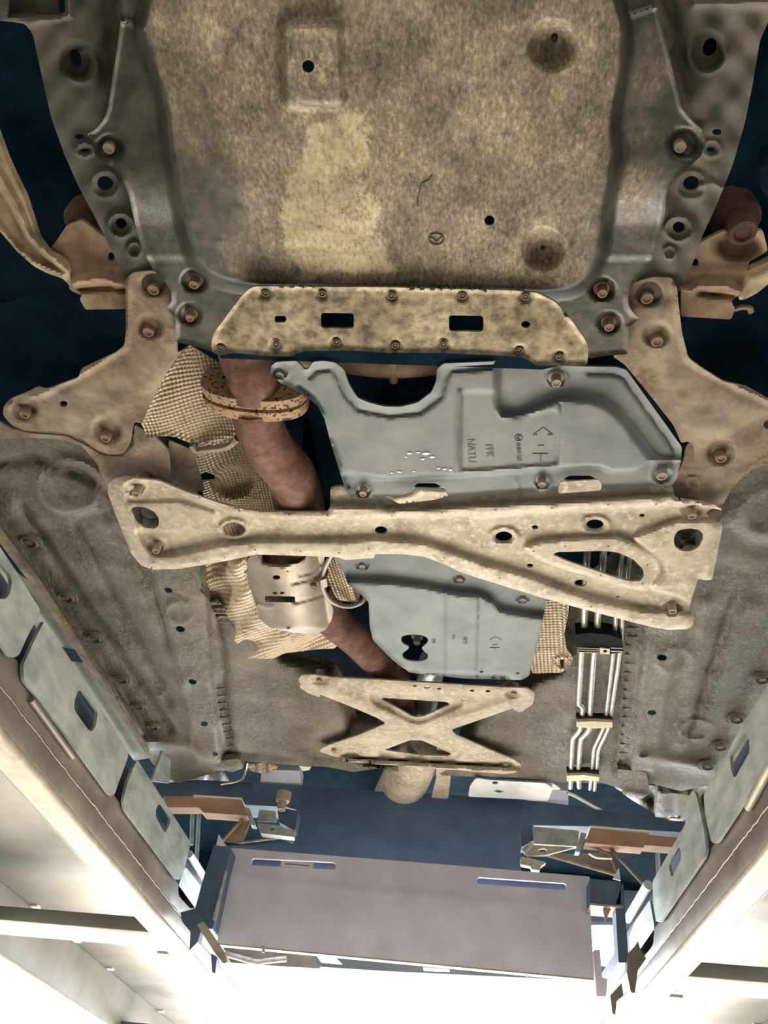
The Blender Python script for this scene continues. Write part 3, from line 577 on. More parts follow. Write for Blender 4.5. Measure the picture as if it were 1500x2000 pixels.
def cat_d(P):
    x = P[:, 0]-(P[:, 1]-1080)*.16; u = (x-548)/72
    d = .045*np.clip(1-u*u, 0, 1)-.004*ridge(P, [(586, 1124), (610, 1118), (628, 1100)], 3)-.004*ridge(P, [(570, 1140), (605, 1132), (632, 1118)], 3)-.004*ridge(P, [(572, 1178), (605, 1170), (632, 1160)], 3)
    d += .004*ridge(P, [(500, 1180), (530, 1186)], 3)+.006*ridge(P, [(479, 1120), (492, 1160), (508, 1211)], 5)
    d -= .012*ss((P[:, 1]-1226)/10)
    d += .01*raised(P, [(497, 1075), (512, 1100), (552, 1106), (594, 1092), (600, 1075)], 8)*-1
    return d
cc = sheet('catalyst_cover', car, MMUF, rnd(CO, 5), .985, [ell(540, 1128, 7.5, 4.5), ell(537, 1158.5, 4.5, 2.6), ell(551, 1158.5, 4.5, 2.6), rrect(517, 1164, 576, 1176, 3, 1, 1), ell(563, 1226, 4.5, 2.4), ell(562, 1116, 1.8, 1.5), rnd([(509, 1076), (514, 1101), (551, 1105), (583, 1101), (597, 1088), (600, 1076)], 5)], cat_d, 4, label='pressed beige steel cover around the catalyst')
put(BOLTR, 'bolt', cc, 612, 1148, .955, .010)
tube('exhaust_pipe', [W(560, 1040, 1.03), W(562, 1100, 1.03), W(575, 1160, 1.03), W(600, 1200, 1.03)], .055, MPIPE, car, seg=20, label='pipe inside the catalyst cover')
bt = tube('strap_bracket', [W(648, 1082, .985), W(634, 1110, .985), W(629, 1134, .985), W(634, 1158, .985), W(650, 1176, .99), W(680, 1184, .995), W(706, 1176, 1.0), W(716, 1160, 1.01)], .0055, MMUF, car, seg=10, label='curved steel strap beside the catalyst cover')
sheet('bracket_tab', bt, MMUF, rnd([(626, 1134), (637, 1130), (640, 1146), (628, 1150)], 2), .975, step=4, t=(0, 0, .01))
sheet('foil_heat_shield', car, MW3, rnd([(650, 1084), (680, 1092), (704, 1160), (700, 1178), (660, 1172), (640, 1140), (640, 1100)], 6), 1.02, d=lambda P: .02*ridge(P, [(665, 1090), (690, 1170)], 16), step=5, label='small waffled shield inside the strap bracket')
sheet('foil_heat_shield', car, MW3, rnd([(1040, 1130), (1112, 1170), (1110, 1202), (1102, 1238), (1106, 1266), (1120, 1286), (1112, 1302), (1096, 1314), (1040, 1316), (1020, 1250)], 5), .99, [rnd([(1093, 1288), (1102, 1288), (1100, 1306), (1096, 1306)], 2)],
      lambda P: .03*ss((1092-P[:, 0]+(P[:, 1]-1200)*-.1)/-40)+.006*ring(P, (1098, 1295), 15, .8, .25)-.02, 4, label='waffled foil shield with a clip hole beside the rear cover')
# ---- transmission cover
C1 = [(529, 730), (529, 715), (540, 707), (580, 705), (590, 716), (594, 722), (602, 721), (611, 707), (630, 705), (655, 708), (672, 722), (681, 750), (698, 777), (722, 787), (750, 794), (780, 795), (815, 787), (843, 766), (852, 745), (853, 722), (866, 710), (965, 706), (976, 698), (990, 694), (1020, 695), (1032, 712), (1150, 716), (1205, 717), (1224, 723), (1236, 740), (1332, 874), (1330, 900), (1321, 938), (1312, 948), (1020, 962), (890, 972), (760, 975), (683, 971), (675, 958), (645, 862), (634, 818), (620, 792), (600, 776), (575, 762), (548, 748)]
UP1 = [(972, 680), (970, 790), (982, 812), (1018, 810), (1050, 794), (1100, 776), (1175, 785), (1212, 812), (1278, 900), (1345, 900), (1345, 680)]
def c1_d(P):
    d = -.018*raised(P, rnd(UP1, 18), 20)
    d += .004*np.clip(1-dist(P, C1)/7, 0, 1)
    inner = [(556, 722), (600, 740), (625, 770), (655, 800), (668, 850), (690, 940), (720, 952)]
    d += -.006*ridge(P, [(583, 754), (612, 776), (630, 800), (640, 840), (662, 900), (682, 950)], 4)
    d += -.006*ridge(P, [(606, 736), (618, 724), (648, 722), (660, 740), (672, 770), (700, 800), (760, 812), (820, 806), (862, 775), (872, 740), (880, 724), (960, 718)], 4)
    d += -.005*ridge(P, [(1150, 729), (1200, 730), (1218, 738), (1310, 868), (1316, 880), (1312, 902)], 4)
    low = [(690, 925), (720, 930), (750, 934), (900, 927), (1150, 909), (1176, 912), (1196, 921), (1246, 917), (1268, 902)]
    y_ = np.interp(P[:, 0], [p[0] for p in low], [p[1] for p in low])
    d += -.014*ss((P[:, 1]-y_+3)/7)
    d += .0045*ridge(P, [(898, 766), (893, 850), (894, 926)], 4)-.004*raised(P, rnd([(902, 766), (968, 764), (968, 800), (980, 820), (1090, 800), (1088, 906), (900, 920)], 8), 7)
    d += -.004*ridge(P, [(1095, 790), (1088, 905)], 3)
    for c, r in (((545, 728), 15), ((1088, 741), 17), ((709, 960), 14), ((1059, 942), 14), ((1293, 928), 18)): d += -.006*bump(P, c, r, .8)+.0025*ring(P, c, r+3, .8, .15)
    d += .002*ridge(P, [(1008, 938), (1012, 962)], 3)+.002*ridge(P, [(758, 936), (762, 972)], 3)
    return d
cv = sheet('transmission_cover', car, MCOV, rnd(C1, 5), .93, [rnd([(808, 951), (815, 944), (850, 944), (862, 950), (850, 955), (820, 955)], 3), rnd([(1100, 936), (1112, 929), (1152, 929), (1166, 936), (1150, 940), (1112, 940)], 3)], c1_d, 5, t=(0, 0, .004), label='large blue-grey moulded plastic transmission cover')
ch = lambda P: .93-c1_d(P)
bolts(cv, [(546, 734, .0115), (1087, 749, .0125), (709, 965, .0115), (1059, 947, .0115), (1293, 931, .0155)], .930)
ftext('lettering', 'NATU', (912, 857), (1.2, 17.0), (23, .5), ch, MENG, cv)
ftext('lettering', 'PPK', (948, 868), (1.2, 15), (23, .5), ch, MENG, cv)
eb = lambda P: ch(P)-.0005
pl_e = pline('emblem', [ell(1013, 855, 7, 6, 0, 16)[i % 16] for i in range(17)], .0008, eb, MENG, cv)
pline('emblem_wing', [(1018, 850), (1010, 855), (1018, 860)], .0007, eb, MENG, pl_e)
ftext('lettering', 'BHN9-562', (1008, 865), (.6, 8.2), (13, .5), ch, MENG, cv)
for i, ln in enumerate(([(1050, 849), (1041, 849), (1061, 835), (1079, 849), (1069, 849)], [(1050, 870), (1063, 870)], [(1040, 886), (1070, 886)], [(1056, 887), (1056, 902)])): pline('arrow_mark', ln, .0007, eb, MENG, cv)
for c, a in (((800, 886), 9), ((816, 884), 7), ((832, 886), 12), ((845, 893), 9), ((826, 897), 7), ((868, 917), 8), ((880, 918), 6), ((856, 915), 5), ((793, 893), 4), ((808, 921), 5), ((780, 922), 7), ((765, 924), 5)):
    pts = [(c[0]+a*(.6+.6*random.random())*math.cos(t), c[1]+a*.4*(.6+.6*random.random())*math.sin(t)) for t in (2*math.pi*k/9 for k in range(9))]
    sheet('flaked_patch', cv, MGALV, [(c[0]+(q[0]-c[0])*.6, c[1]+(q[1]-c[1])*.6) for q in pts], lambda P: ch(P)-.0012, step=3, t=(0, 0, .0006))
# ---- large beige brace
BO = [(210, 962), (212, 945), (222, 936), (242, 932), (310, 939), (367, 962), (433, 984), (483, 996), (515, 1000), (640, 1001), (645, 990), (645, 953), (660, 950), (680, 950), (700, 968), (760, 974), (880, 970), (1020, 960), (1130, 950), (1312, 946), (1319, 974), (1362, 980), (1394, 985), (1412, 997), (1390, 993), (1378, 1003), (1398, 1021), (1412, 1026), (1391, 1132), (1380, 1134), (1363, 1130), (1350, 1172), (1346, 1190), (1356, 1220), (1342, 1229), (1300, 1230), (1250, 1219), (1200, 1206), (1125, 1186), (1050, 1165), (985, 1145), (900, 1118), (865, 1101), (825, 1086), (780, 1082), (732, 1082), (731, 1090), (674, 1094), (665, 1089), (600, 1086), (500, 1083), (450, 1094), (400, 1103), (350, 1111), (300, 1113), (275, 1104), (257, 1082), (232, 1022)]
BODYP = rnd([(248, 972), (256, 950), (286, 940), (322, 949), (400, 979), (460, 1001), (520, 1012), (650, 1014), (800, 1011), (1000, 1003), (1150, 996), (1310, 988), (1400, 990), (1420, 1020), (1400, 1140), (1350, 1200), (1250, 1192), (1150, 1168), (1030, 1124), (950, 1102), (880, 1077), (830, 1060), (730, 1052), (680, 1058), (500, 1057), (430, 1064), (330, 1086), (292, 1082), (275, 1050)], 8)
TRI = rnd([(1018, 1068), (1060, 1057), (1150, 1050), (1205, 1049), (1245, 1062), (1282, 1088), (1294, 1120), (1286, 1146), (1250, 1153), (1180, 1135), (1060, 1098)], 14)
PLT = rnd([(1232, 1050), (1260, 1040), (1305, 1022), (1330, 1016), (1392, 1016), (1500, 1020), (1440, 1220), (1300, 1158), (1270, 1152), (1292, 1120), (1282, 1088)], 14)
WELD = [(325, 952), (390, 972), (467, 998), (565, 1006), (640, 1007), (765, 1007), (863, 1001), (968, 996), (1078, 992), (1188, 986), (1282, 984), (300, 1098), (388, 1097), (438, 1089), (498, 1074), (587, 1077), (662, 1080), (720, 1073), (868, 1090), (976, 1129), (1155, 1185), (1230, 1211), (1042, 1077), (1104, 1067), (1188, 1067), (1060, 1100), (1173, 1124), (1255, 1141), (1264, 1104)]
def br_d(P):
    x, y = P[:, 0], P[:, 1]
    b = raised(P, BODYP, 13); lip = np.clip(1-dist(P, BO)/9, 0, 1)
    d = -.016*b-.004*lip
    yt = np.interp(x, [640, 800, 1000, 1200, 1330], [994, 1000, 990, 980, 972])
    d += -.020*ss((yt-y)/14)*ss((x-640)/8)*ss((1345-x)/20)
    d += .015*raised(P, TRI, 11)+.014*raised(P, PLT, 12)
    lobe = rnd([(248, 982), (352, 980), (420, 1000), (430, 1038), (400, 1037), (262, 1037)], 6)
    d += .007*raised(P, lobe, 9)
    for c, r, k in (((457, 1033), 31, .62), ((984, 1048), 30, .62), ((1162, 1025), 30, .62)): d += .005*ring(P, c, r*.86, k, .22)
    for c in WELD[:22]: d += .0020*bump(P, c, 12, .65)
    for c, r in (((262, 952), 22), ((301, 1066), 20), ((1351, 996), 23), ((1313, 1187), 21)): d += -.006*bump(P, c, r, .68)+.003*ring(P, c, r, .68, .2)
    d += .006*ridge(P, [(1318, 978), (1360, 984), (1404, 994)], 5)
    d += .001*np.sin(x*.05)*np.sin(y*.06)
    return d
hb = [rnd([(256, 1000), (258, 991), (268, 989), (284, 991), (302, 1000), (310, 1012), (310, 1027), (302, 1033), (282, 1031), (266, 1022)], 5), ell(457, 1034, 22, 13.5, 8), ell(744, 1036, 12, 8), ell(984, 1048.5, 16.5, 10.5), ell(1162, 1025, 17, 10.5), ell(1045, 1030, 6.5, 4), ell(1035, 1105, 6.5, 4),
      ell(1134, 1139, 12.5, 7), ell(1254, 1007, 5.5, 3.6), ell(1206, 1165, 4, 2.5), rnd([(1078, 1083), (1090, 1078), (1180, 1076), (1206, 1079), (1236, 1092), (1256, 1112), (1258, 1126), (1250, 1135), (1235, 1136), (1208, 1130), (1110, 1097)], 5),
      rnd([(1316, 1058), (1317, 1046), (1326, 1035), (1348, 1032), (1366, 1035), (1374, 1044), (1373, 1055), (1364, 1070), (1348, 1077), (1330, 1076), (1318, 1068)], 5)]
br = sheet('large_brace', car, MB, rnd(BO, 5), .935, hb, br_d, 4.5, t=(0, 0, .004), label='large dusty beige pressed steel brace spanning the floor pan')
bolts(br, [(265, 966, .0125), (304, 1077, .0125), (1352, 1009, .0125), (1314, 1195, .0135)], .930, sz=1.6)
for c in WELD: put(RIV, 'weld_dimple', br, c[0], c[1], .9355-br_d(np.array([c]))[0]-.0008, .0022)
sheet('brace_tab', br, MB, rnd([(752, 968), (780, 972), (806, 962), (814, 953), (868, 955), (876, 968), (850, 976), (780, 984)], 4), .922, d=lambda P: .004*ridge(P, [(760, 978), (806, 970), (820, 960), (868, 962)], 5), step=4)
sheet('brace_tab', br, MB, rnd([(1090, 955), (1095, 941), (1170, 937), (1176, 950), (1172, 958), (1092, 964)], 4), .922, step=4)
# boss pads seen through the two end openings
for px, py in ((292, 1004), (1340, 1046)):
    sheet('mount_pad', car, MSUB, ell(px+2, py+10, 36, 26, 0, 24), .985, [ell(px, py-2, 18, 13, 10)], lambda P: .004*np.sin(P[:, 0]*.2), 5)
sheet('body_lip', car, MARM, rnd([(1376, 1002), (1408, 996), (1404, 1020), (1398, 1021)], 3), .958, step=4)
sheet('body_lip', car, MP, rnd([(285, 1108), (360, 1104), (362, 1118), (352, 1123), (300, 1120)], 4), .975, step=4, t=(0, 0, .01))
# ---- rear cover with keyhole opening
C2 = [(652, 1084), (672, 1084), (760, 1076), (860, 1086), (900, 1100), (1000, 1140), (1064, 1160), (1066, 1180), (1060, 1212), (1040, 1290), (1034, 1320), (1020, 1328), (912, 1326), (800, 1314), (776, 1297), (760, 1283), (728, 1250), (722, 1222), (720, 1176), (704, 1160), (680, 1142), (670, 1118)]
B2 = [(640, 1132), (760, 1136), (830, 1145), (900, 1160), (940, 1162), (962, 1172), (975, 1190), (1000, 1196), (1080, 1208)]
def c2_d(P):
    y_ = np.interp(P[:, 0], [p[0] for p in B2], [p[1] for p in B2])
    d = .018*ss((P[:, 1]-y_+8)/16)+.0035*np.clip(1-dist(P, C2)/5, 0, 1)
    d += -.003*ridge(P, [(869, 1155), (868, 1318)], 2.5)-.003*ridge(P, [(936, 1168), (932, 1318)], 2.5)+.002*raised(P, [(868, 1150), (936, 1160), (932, 1330), (868, 1330)], 4)
    yb = np.interp(P[:, 0], [780, 870, 930, 985, 1000, 1040], [1304, 1312, 1312, 1313, 1322, 1330]); d += -.010*ss((P[:, 1]-yb)/5)
    for c, r in (((707, 1104), 15), ((897, 1129), 15), ((1021, 1168), 15), ((832, 1318), 11), ((973, 1322), 13)): d += -.005*bump(P, c, r, .6)+.002*ring(P, c, r, .6, .2)
    d += .002*ring(P, (954, 1182), 8, .6, .25)+.002*ring(P, (945, 1300), 8, .5, .25)
    return d
key = [(783, 1250), (785, 1243), (796, 1240), (811, 1239), (826, 1241), (836, 1247), (836, 1254), (829, 1261), (823, 1266), (828, 1272), (836, 1278), (836, 1286), (826, 1291), (811, 1292), (795, 1290), (786, 1284), (786, 1276), (797, 1268), (799, 1263), (786, 1257)]
cv2 = sheet('rear_transmission_cover', car, MCOV2, rnd(C2, 5), .965, [rnd(key, 4), ell(940.5, 1312, 3.5, 1.8), ell(1011, 1315, 3.5, 1.8)], c2_d, 4.5, t=(0, 0, .004), label='blue-grey plastic cover with a keyhole opening behind the large brace')
bolts(cv2, [(707, 1108), (898, 1134), (1021, 1173), (832, 1320, .009), (973, 1325, .010)], .964, r=.0115)
put(BOLT, 'bolt', cv2, 814, 1257, .985, .014)
c2h = lambda P: .965-c2_d(P)
ftext('lettering', 'NPU', (904, 1244), (.5, 7.2), (13, .3), c2h, MENG, cv2); ftext('lettering', 'PPK', (843, 1248), (.5, 5.6), (11, .3), c2h, MENG, cv2); ftext('lettering', 'Mn', (883, 1240), (.4, 7), (9, .3), c2h, MENG, cv2)
e2 = lambda P: c2h(P)-.0005
for ln in ([(960, 1249), (957, 1249), (968, 1244), (980, 1249), (977, 1249)], [(961, 1259), (972, 1259)], [(957, 1265), (976, 1265)], [(967, 1266), (967, 1272)]): pline('arrow_mark', ln, .0006, e2, MENG, cv2)
# ---- small X-shaped brace
XO = [(582, 1327), (589, 1319), (612, 1318), (645, 1323), (750, 1328), (880, 1336), (976, 1342), (1028, 1344), (1044, 1353), (1044, 1366), (1036, 1374), (1024, 1382), (1000, 1384), (920, 1412), (882, 1425), (888, 1434), (960, 1466), (1004, 1484), (1018, 1493), (1018, 1502), (1004, 1510), (984, 1512), (880, 1503), (740, 1493), (664, 1487), (655, 1478), (624, 1468), (627, 1462), (644, 1455), (700, 1436), (754, 1413), (736, 1402), (680, 1378), (624, 1356), (600, 1344), (586, 1335)]
T1 = rnd([(743, 1365), (750, 1363), (872, 1371), (880, 1376), (826, 1400), (808, 1401)], 5); T2 = rnd([(750, 1465), (800, 1446), (824, 1446), (882, 1472), (877, 1477), (820, 1475)], 5)
def x_d(P):
    d = .003*np.clip(1-dist(P, XO)/6, 0, 1)*-1
    t1 = rnd([(722, 1352), (900, 1360), (905, 1376), (824, 1412), (808, 1412), (728, 1372)], 8); t2 = rnd([(735, 1466), (790, 1430), (826, 1430), (902, 1468), (890, 1484), (745, 1478)], 8)
    d = d-.009*raised(P, t1, 9)-.009*raised(P, t2, 9)
    d = d+.010*ridge(P, [(640, 1347), (760, 1400)], 12)+.010*ridge(P, [(990, 1374), (880, 1408)], 11)
    d = d+.014*ss((P[:, 1]-np.interp(P[:, 0], [640, 1020], [1478, 1500]))/7)-.010*raised(P, rnd([(664, 1474), (680, 1467), (700, 1470), (702, 1476), (980, 1492), (975, 1500), (880, 1496), (680, 1484)], 3), 5)
    for c in ((623, 1329), (1003, 1354), (652, 1464), (988, 1492)): d = d-.006*bump(P, c, 17, .55)
    return d
xb = sheet('x_brace', car, MB, rnd(XO, 4), .975, [T1, T2]+[ell(a, b, r, r*.5) for a, b, r in ((810, 1340, 4), (834, 1342, 6), (858, 1345, 4), (922, 1349, 4.5), (953, 1350, 5))], x_d, 4.5, t=(0, 0, .004), label='small X-shaped beige brace under the rear tunnel')
bolts(xb, [(623, 1332), (1004, 1358), (652, 1468), (988, 1496)], .974, r=.0125)
sheet('brace_foot', xb, MB, rnd([(586, 1336), (624, 1353), (625, 1362), (606, 1356), (586, 1344)], 3), .985, step=5, t=(0, 0, .01)); sheet('brace_foot', xb, MB, rnd([(1000, 1386), (1036, 1372), (1044, 1362), (1040, 1376), (1016, 1392)], 3), .985, step=5, t=(0, 0, .01))
# ---- brake and fuel lines with their clips
L1 = [(1150, 1040), (1145, 1110), (1142, 1188), (1140, 1254), (1136, 1274), (1130, 1370), (1138, 1382), (1136, 1402), (1132, 1424), (1118, 1443), (1115, 1507), (1114, 1538)]
L2 = [(1182, 1040), (1176, 1110), (1168, 1198), (1164, 1254), (1160, 1278), (1154, 1360), (1152, 1402), (1150, 1424), (1134, 1444), (1129, 1508), (1131, 1537)]
L3 = [(1220, 1040), (1212, 1110), (1203, 1200), (1199, 1260), (1195, 1300), (1183, 1400), (1177, 1423), (1160, 1461), (1155, 1509), (1152, 1541)]
L4 = [(1236, 1040), (1227, 1110), (1216, 1200), (1212, 1260), (1207, 1300), (1192, 1400), (1187, 1423), (1169, 1463), (1164, 1509), (1161, 1543)]
for k, (L, r) in enumerate(((L1, .0072), (L2, .0072), (L3, .0050), (L4, .0050))):
    pts = []
    for a, b in zip(L[:-1], L[1:]): pts += [np.array(a, float), np.array(a)*.2+np.array(b)*.8 if 0 else (np.array(a)*.5+np.array(b)*.5)]
    tube('brake_line', [W(p[0], p[1], .975) for p in pts+[np.array(L[-1], float)]], r, MLINE, car, seg=12, n=3)
def clip(pts, mat, nm='pipe_clip', h=.962, t=.022, **k): return sheet(nm, car, mat, pts, h, step=6, t=(0, 0, t), **k)
ck = clip(rnd([(1124, 1240), (1150, 1236), (1190, 1240), (1216, 1248), (1217, 1274), (1188, 1278), (1126, 1272)], 3), MCLIPD, t=.03, h=.955, label='black plastic clip holding the four lines')
for y in (1266, 1270, 1274): pline('clip_rib', [(1127, y-1), (1172, y+1)], .0012, .953, MCLIP, ck)
for y in (1265, 1271): pline('clip_rib', [(1193, y), (1216, y+1)], .0014, .953, MLINE, ck)
sheet('clip_plate', ck, MCLIP, [(1172, 1266), (1191, 1268), (1191, 1278), (1172, 1277)], .952, [ell(1182, 1272, 4, 3)], step=4)
for a in ([(1126, 1410), (1160, 1409), (1196, 1411), (1196, 1421), (1160, 1423), (1126, 1420)], [(1107, 1515), (1140, 1514), (1170, 1518), (1170, 1526), (1140, 1524), (1107, 1526)]):
    c = clip(rnd(a, 1.5), MCLIP, h=.958, t=.012, label=None if a[0][1] < 1500 else None); x0 = a[0][0]; sheet('clip_comb', c, MCLIPD, [(x0, a[0][1]-10), (a[2][0], a[0][1]-8), (a[2][0], a[0][1]+2), (x0, a[0][1]+2)], .966, step=6, t=(0, 0, .012))
# ---- wall added beyond the floor pan to keep door light out of the tail
sheet('tail_blocker', car, MDARK, [(150, 1700), (1250, 1740), (1250, 1400), (150, 1360)], mp=lambda px, py, d: WY(px, py, 3.6), step=40, t=(0, .1, 0), label='dark wall added in the tail to block door light')
# ---- things in the tunnel and under the tail
tube('propeller_shaft', [W(845, 1290, 1.06), W(835, 1350, 1.06), (W(820, 1420, 1.06)), W(815, 1480, 1.06)], .034, MGALV, car, seg=20, n=1, label='steel propeller shaft seen through the X brace')
tube('silencer', [W(835, 1440, 1.04), W(815, 1480, 1.04), W(788, 1530, 1.05), W(762, 1590, 1.06), W(735, 1660, 1.08)], [.055, .065, .075, .080, .080], MB, car, seg=28, n=3, label='beige silencer drum behind the X brace')
tube('exhaust_pipe', [W(640, 1440, 1.05), W(690, 1425, 1.04), W(740, 1425, 1.04)], [.045, .05, .05], MMUF, car, seg=20, n=3, label='pale pipe bend left of the X brace')
sheet('strap_bracket', car, MB, rnd([(854, 1440), (882, 1440), (882, 1500), (876, 1560), (842, 1560), (852, 1520)], 6), 1.0, step=6, label='beige upright strap behind the X brace')
wsh = sheet('tank_shield', car, MWHITE, rnd([(914, 1556), (918, 1535), (930, 1520), (960, 1524), (1066, 1530), (1080, 1540), (1070, 1565), (1000, 1560)], 5), .99, [rnd([(962, 1545), (972, 1543), (986, 1546), (975, 1549)], 1.5), ell(967, 1529, 6, 3)], lambda P: .008*ridge(P, [(914, 1556), (920, 1532), (932, 1520)], 5), 4, label='white metal shield at the tank')
sheet('tank_shield', car, MWHITE, rnd([(1000, 1526), (1080, 1530), (1096, 1542), (1080, 1543), (1000, 1536)], 3), 1.0, step=5)
pline('white_cable', [(1108, 1549), (1122, 1554), (1150, 1570), (1176, 1584)], .005, 1.0, MWHITE, car, 4)
sheet('fuel_tank', car, MGREY, [(1030, 1538), (1110, 1545), (1110, 1580), (1030, 1575)], 1.02, step=8, t=(0, 0, .03)); sheet('fuel_tank', car, MGREY, [(512, 1502), (585, 1506), (590, 1534), (508, 1530)], 1.02, step=8, t=(0, 0, .03))
sheet('suspension_bracket', car, MW3, rnd([(480, 1494), (520, 1490), (545, 1496), (535, 1506), (515, 1512), (490, 1506)], 3), 1.0, d=lambda P: .01*np.sin(P[:, 0]*.3), step=4, label='pale torn foil by the rear suspension')
pline('brake_hose', [(432, 1532), (470, 1524), (480, 1506), (484, 1488)], .004, .995, MLINE, car, 4); sheet('suspension_bracket', car, MWHITE, [(584, 1496), (608, 1498), (604, 1504), (592, 1506)], 1.0, step=5)
for x0, y0, x1, y1 in ((335, 1480, 400, 1535), (1285, 1545, 1345, 1600)):
    sheet('rear_sill_end', car, MP, rnd([(x0, y0), (x1, y0+8), (x1-4, y1), (x0-6, y1-4)], 4), 1.02, d=lambda P: .003*np.sin(P[:, 0]*.2), step=6, t=(0, 0, .03))
sheet('rear_cross_panel', car, MP, rnd([(1190, 1530), (1300, 1535), (1392, 1530), (1370, 1606), (1300, 1602), (1230, 1560)], 5), 1.06, d=lambda P: .02*np.sin(P[:, 0]*.12)*np.sin(P[:, 1]*.1), step=6, t=(0, 0, .01), label='dusty panel ends right of the lines')
sheet('rear_cross_panel', car, MP, rnd([(318, 1500), (430, 1505), (450, 1535), (330, 1535)], 5), 1.05, d=lambda P: .02*np.sin(P[:, 0]*.12), step=6, t=(0, 0, .01))
# ================================================================== THE LIFT
XL, XR = -.66, .50; ZB, ZP0, ZP1 = 1.485, 1.585, 1.68
def runway(side, x, s, label, y0=-1.2, y1=5.6):
    """s = -1 for the left runway, +1 for the right one: direction away from the car's middle"""
    e = empty('lift_runway', (x+s*.32, 2.2, 0), label, 'lift runway', 'runways of the lift')
    def bx(nm, a, b, ya, yb, za, zb, m, l=None, bev=.003): return bbox(nm, min(x+s*a, x+s*b), max(x+s*a, x+s*b), ya, yb, za, zb, m, e, l, bev)
    bx('inner_web', 0, .012, y0, y1, ZB+.012, ZP0-.045, MRAILD, 'brown-grey inner side with a weld line')
    bx('inner_web', .010, .022, y0, y1, ZP0-.06, ZP0+.012, MRAILD)
    bx('channel_shade_liner', .040, .052, y0, y1, ZP0-.02, 1.695 if s < 0 else 1.71, MNAVY)  # dark sheet added behind the plate windows for the shade inside
    bx('bottom_flange', 0, .055, y0, y1, ZB, ZB+.014, MFL, 'worn beige lower flange', .005)
    bx('flange_bead', -.003, .014, y0, y1, ZB-.003, ZB+.010, MFL, None, .004)
    bx('flange_web', .055, .062, y0, y1, ZB+.002, 1.652, MRAIL)
    bx('deck_plate', .05, .66, y0, y1, 1.652, 1.668, MRAIL, 'grey painted deck seen from below')
    bx('outer_web', .630, .642, y0, y1, ZB-.004, 1.652, MRAIL, 'pale outer side of the runway')
    bx('outer_flange', .585, .655, y0, y1, ZB-.012, ZB, MFL)
    # weld bead along the inner web
    pts = []; yy = y0
    r_ = random.Random(3+s)
    while yy < y1: pts.append((x-s*.0008, yy, 1.535+r_.uniform(-.0012, .0012))); yy += .014
    tube('weld_bead', pts, .0016, MRIV, e, None, 6, 1)
    for yr in (-.5, 2.10, 3.62):
        ya, yb = (yr, yr+.15)
        bx('cross_rib', .050, .632, ya, yb, 1.500, 1.534, MRAIL, None, .004)
        bx('rib_gusset', .048, .10, ya+.16, ya+.27, 1.489, 1.497, MGALV, None, .002)
        for k in range(3): bx('weld_tack', .60, .625, ya+.42+k*.38, ya+.45+k*.38, 1.645, 1.653, MWHITE, None, .003)
    prism('light_block_ramp', [(x+s*.02, y1, 1.67), (x+s*.02, y1+.75, 1.20), (x+s*.02, y1+.74, 1.185), (x+s*.02, y1, 1.64)], (s*.62, 0, 0), MRAIL, e)  # ramp and end cap, out of view, added to block door light
    bx('end_cap', .05, .64, y1-.02, y1, ZB, 1.655, MRAIL)
    # column foot posts far from the camera carry the runway
    for yp in (y0+.1, 5.3): bbox('support_post', x+s*.70-.06, x+s*.70+.06, yp, yp+.16, 0, 1.66, MRAIL, e, None, .01)
    for yp in (y0+.1, 5.3): bx('post_bracket', .60, .80, yp, yp+.16, 1.50, 1.53, MRAIL)
    return e
rl = runway('left', XL, -1, 'grey lift runway on the left, beside the side skirt, with windowed galvanised plates')
rr = runway('right', XR, 1, 'grey lift runway on the right, on the brake line side, with windowed galvanised plates')
def vplate(par, x, s, out, win, off=0.0, label=None, mat=None, r=6, tt=.006):
    mp = lambda px, py, d: WX(px, py, x+s*off-s*0*d)+np.stack([-s*d, 0*d, 0*d], -1)
    return sheet('spacer_plate', par, mat or MGALV, rnd(out, r), None, [rnd(h_, 5) for h_ in win], None, 8, (s*tt, 0, 0), mp, label)
vplate(rl, XL, -1, [(-60, 975), (0, 1068), (33, 1118), (78, 1190), (76, 1202), (54, 1242), (38, 1278), (30, 1284), (18, 1282), (-60, 1160)], [[(0, 1100), (20, 1122), (24, 1135), (20, 1158), (12, 1170), (0, 1170), (-24, 1150), (-34, 1110), (-16, 1088)]])
vplate(rl, XL, -1, [(87, 1212), (168, 1336), (248, 1464), (251, 1475), (224, 1551), (219, 1555), (212, 1550), (160, 1478), (68, 1356), (47, 1328), (46, 1298), (64, 1258)], [[(145, 1370), (152, 1350), (160, 1347), (190, 1388), (191, 1394), (187, 1419), (179, 1429), (173, 1426), (145, 1387)]])
vplate(rl, XL, -1, [(268, 1483), (371, 1643), (371, 1654), (356, 1714), (349, 1719), (343, 1715), (244, 1582), (241, 1563), (248, 1531)], [[(305, 1579), (312, 1568), (318, 1572), (333, 1595), (332, 1609), (324, 1627), (319, 1622), (304, 1595)]])
vplate(rl, XL, -1, [(362, 1692), (393, 1731), (392, 1750), (379, 1774), (371, 1774), (349, 1750), (348, 1732)], [], .01)
vplate(rl, XL, -1, [(318, 1466), (334, 1487), (331, 1530), (296, 1526)], [], .09, r=1, label='small galvanised flap behind the plates')
vplate(rr, XR, 1, [(1374, 1554), (1458, 1400), (1560, 1250), (1560, 1410), (1500, 1493), (1402, 1643), (1395, 1648), (1388, 1642), (1377, 1587)], [[(1453, 1431), (1463, 1442), (1464, 1468), (1437, 1517), (1433, 1518), (1428, 1505), (1425, 1477)]])
vplate(rr, XR, 1, [(1352, 1545), (1339, 1563), (1339, 1608), (1274, 1722), (1276, 1762), (1281, 1800), (1289, 1801), (1376, 1673), (1379, 1657), (1375, 1622), (1366, 1578), (1358, 1548)], [[(1323, 1650), (1330, 1661), (1330, 1680), (1313, 1713), (1311, 1712), (1306, 1692), (1311, 1673)]])
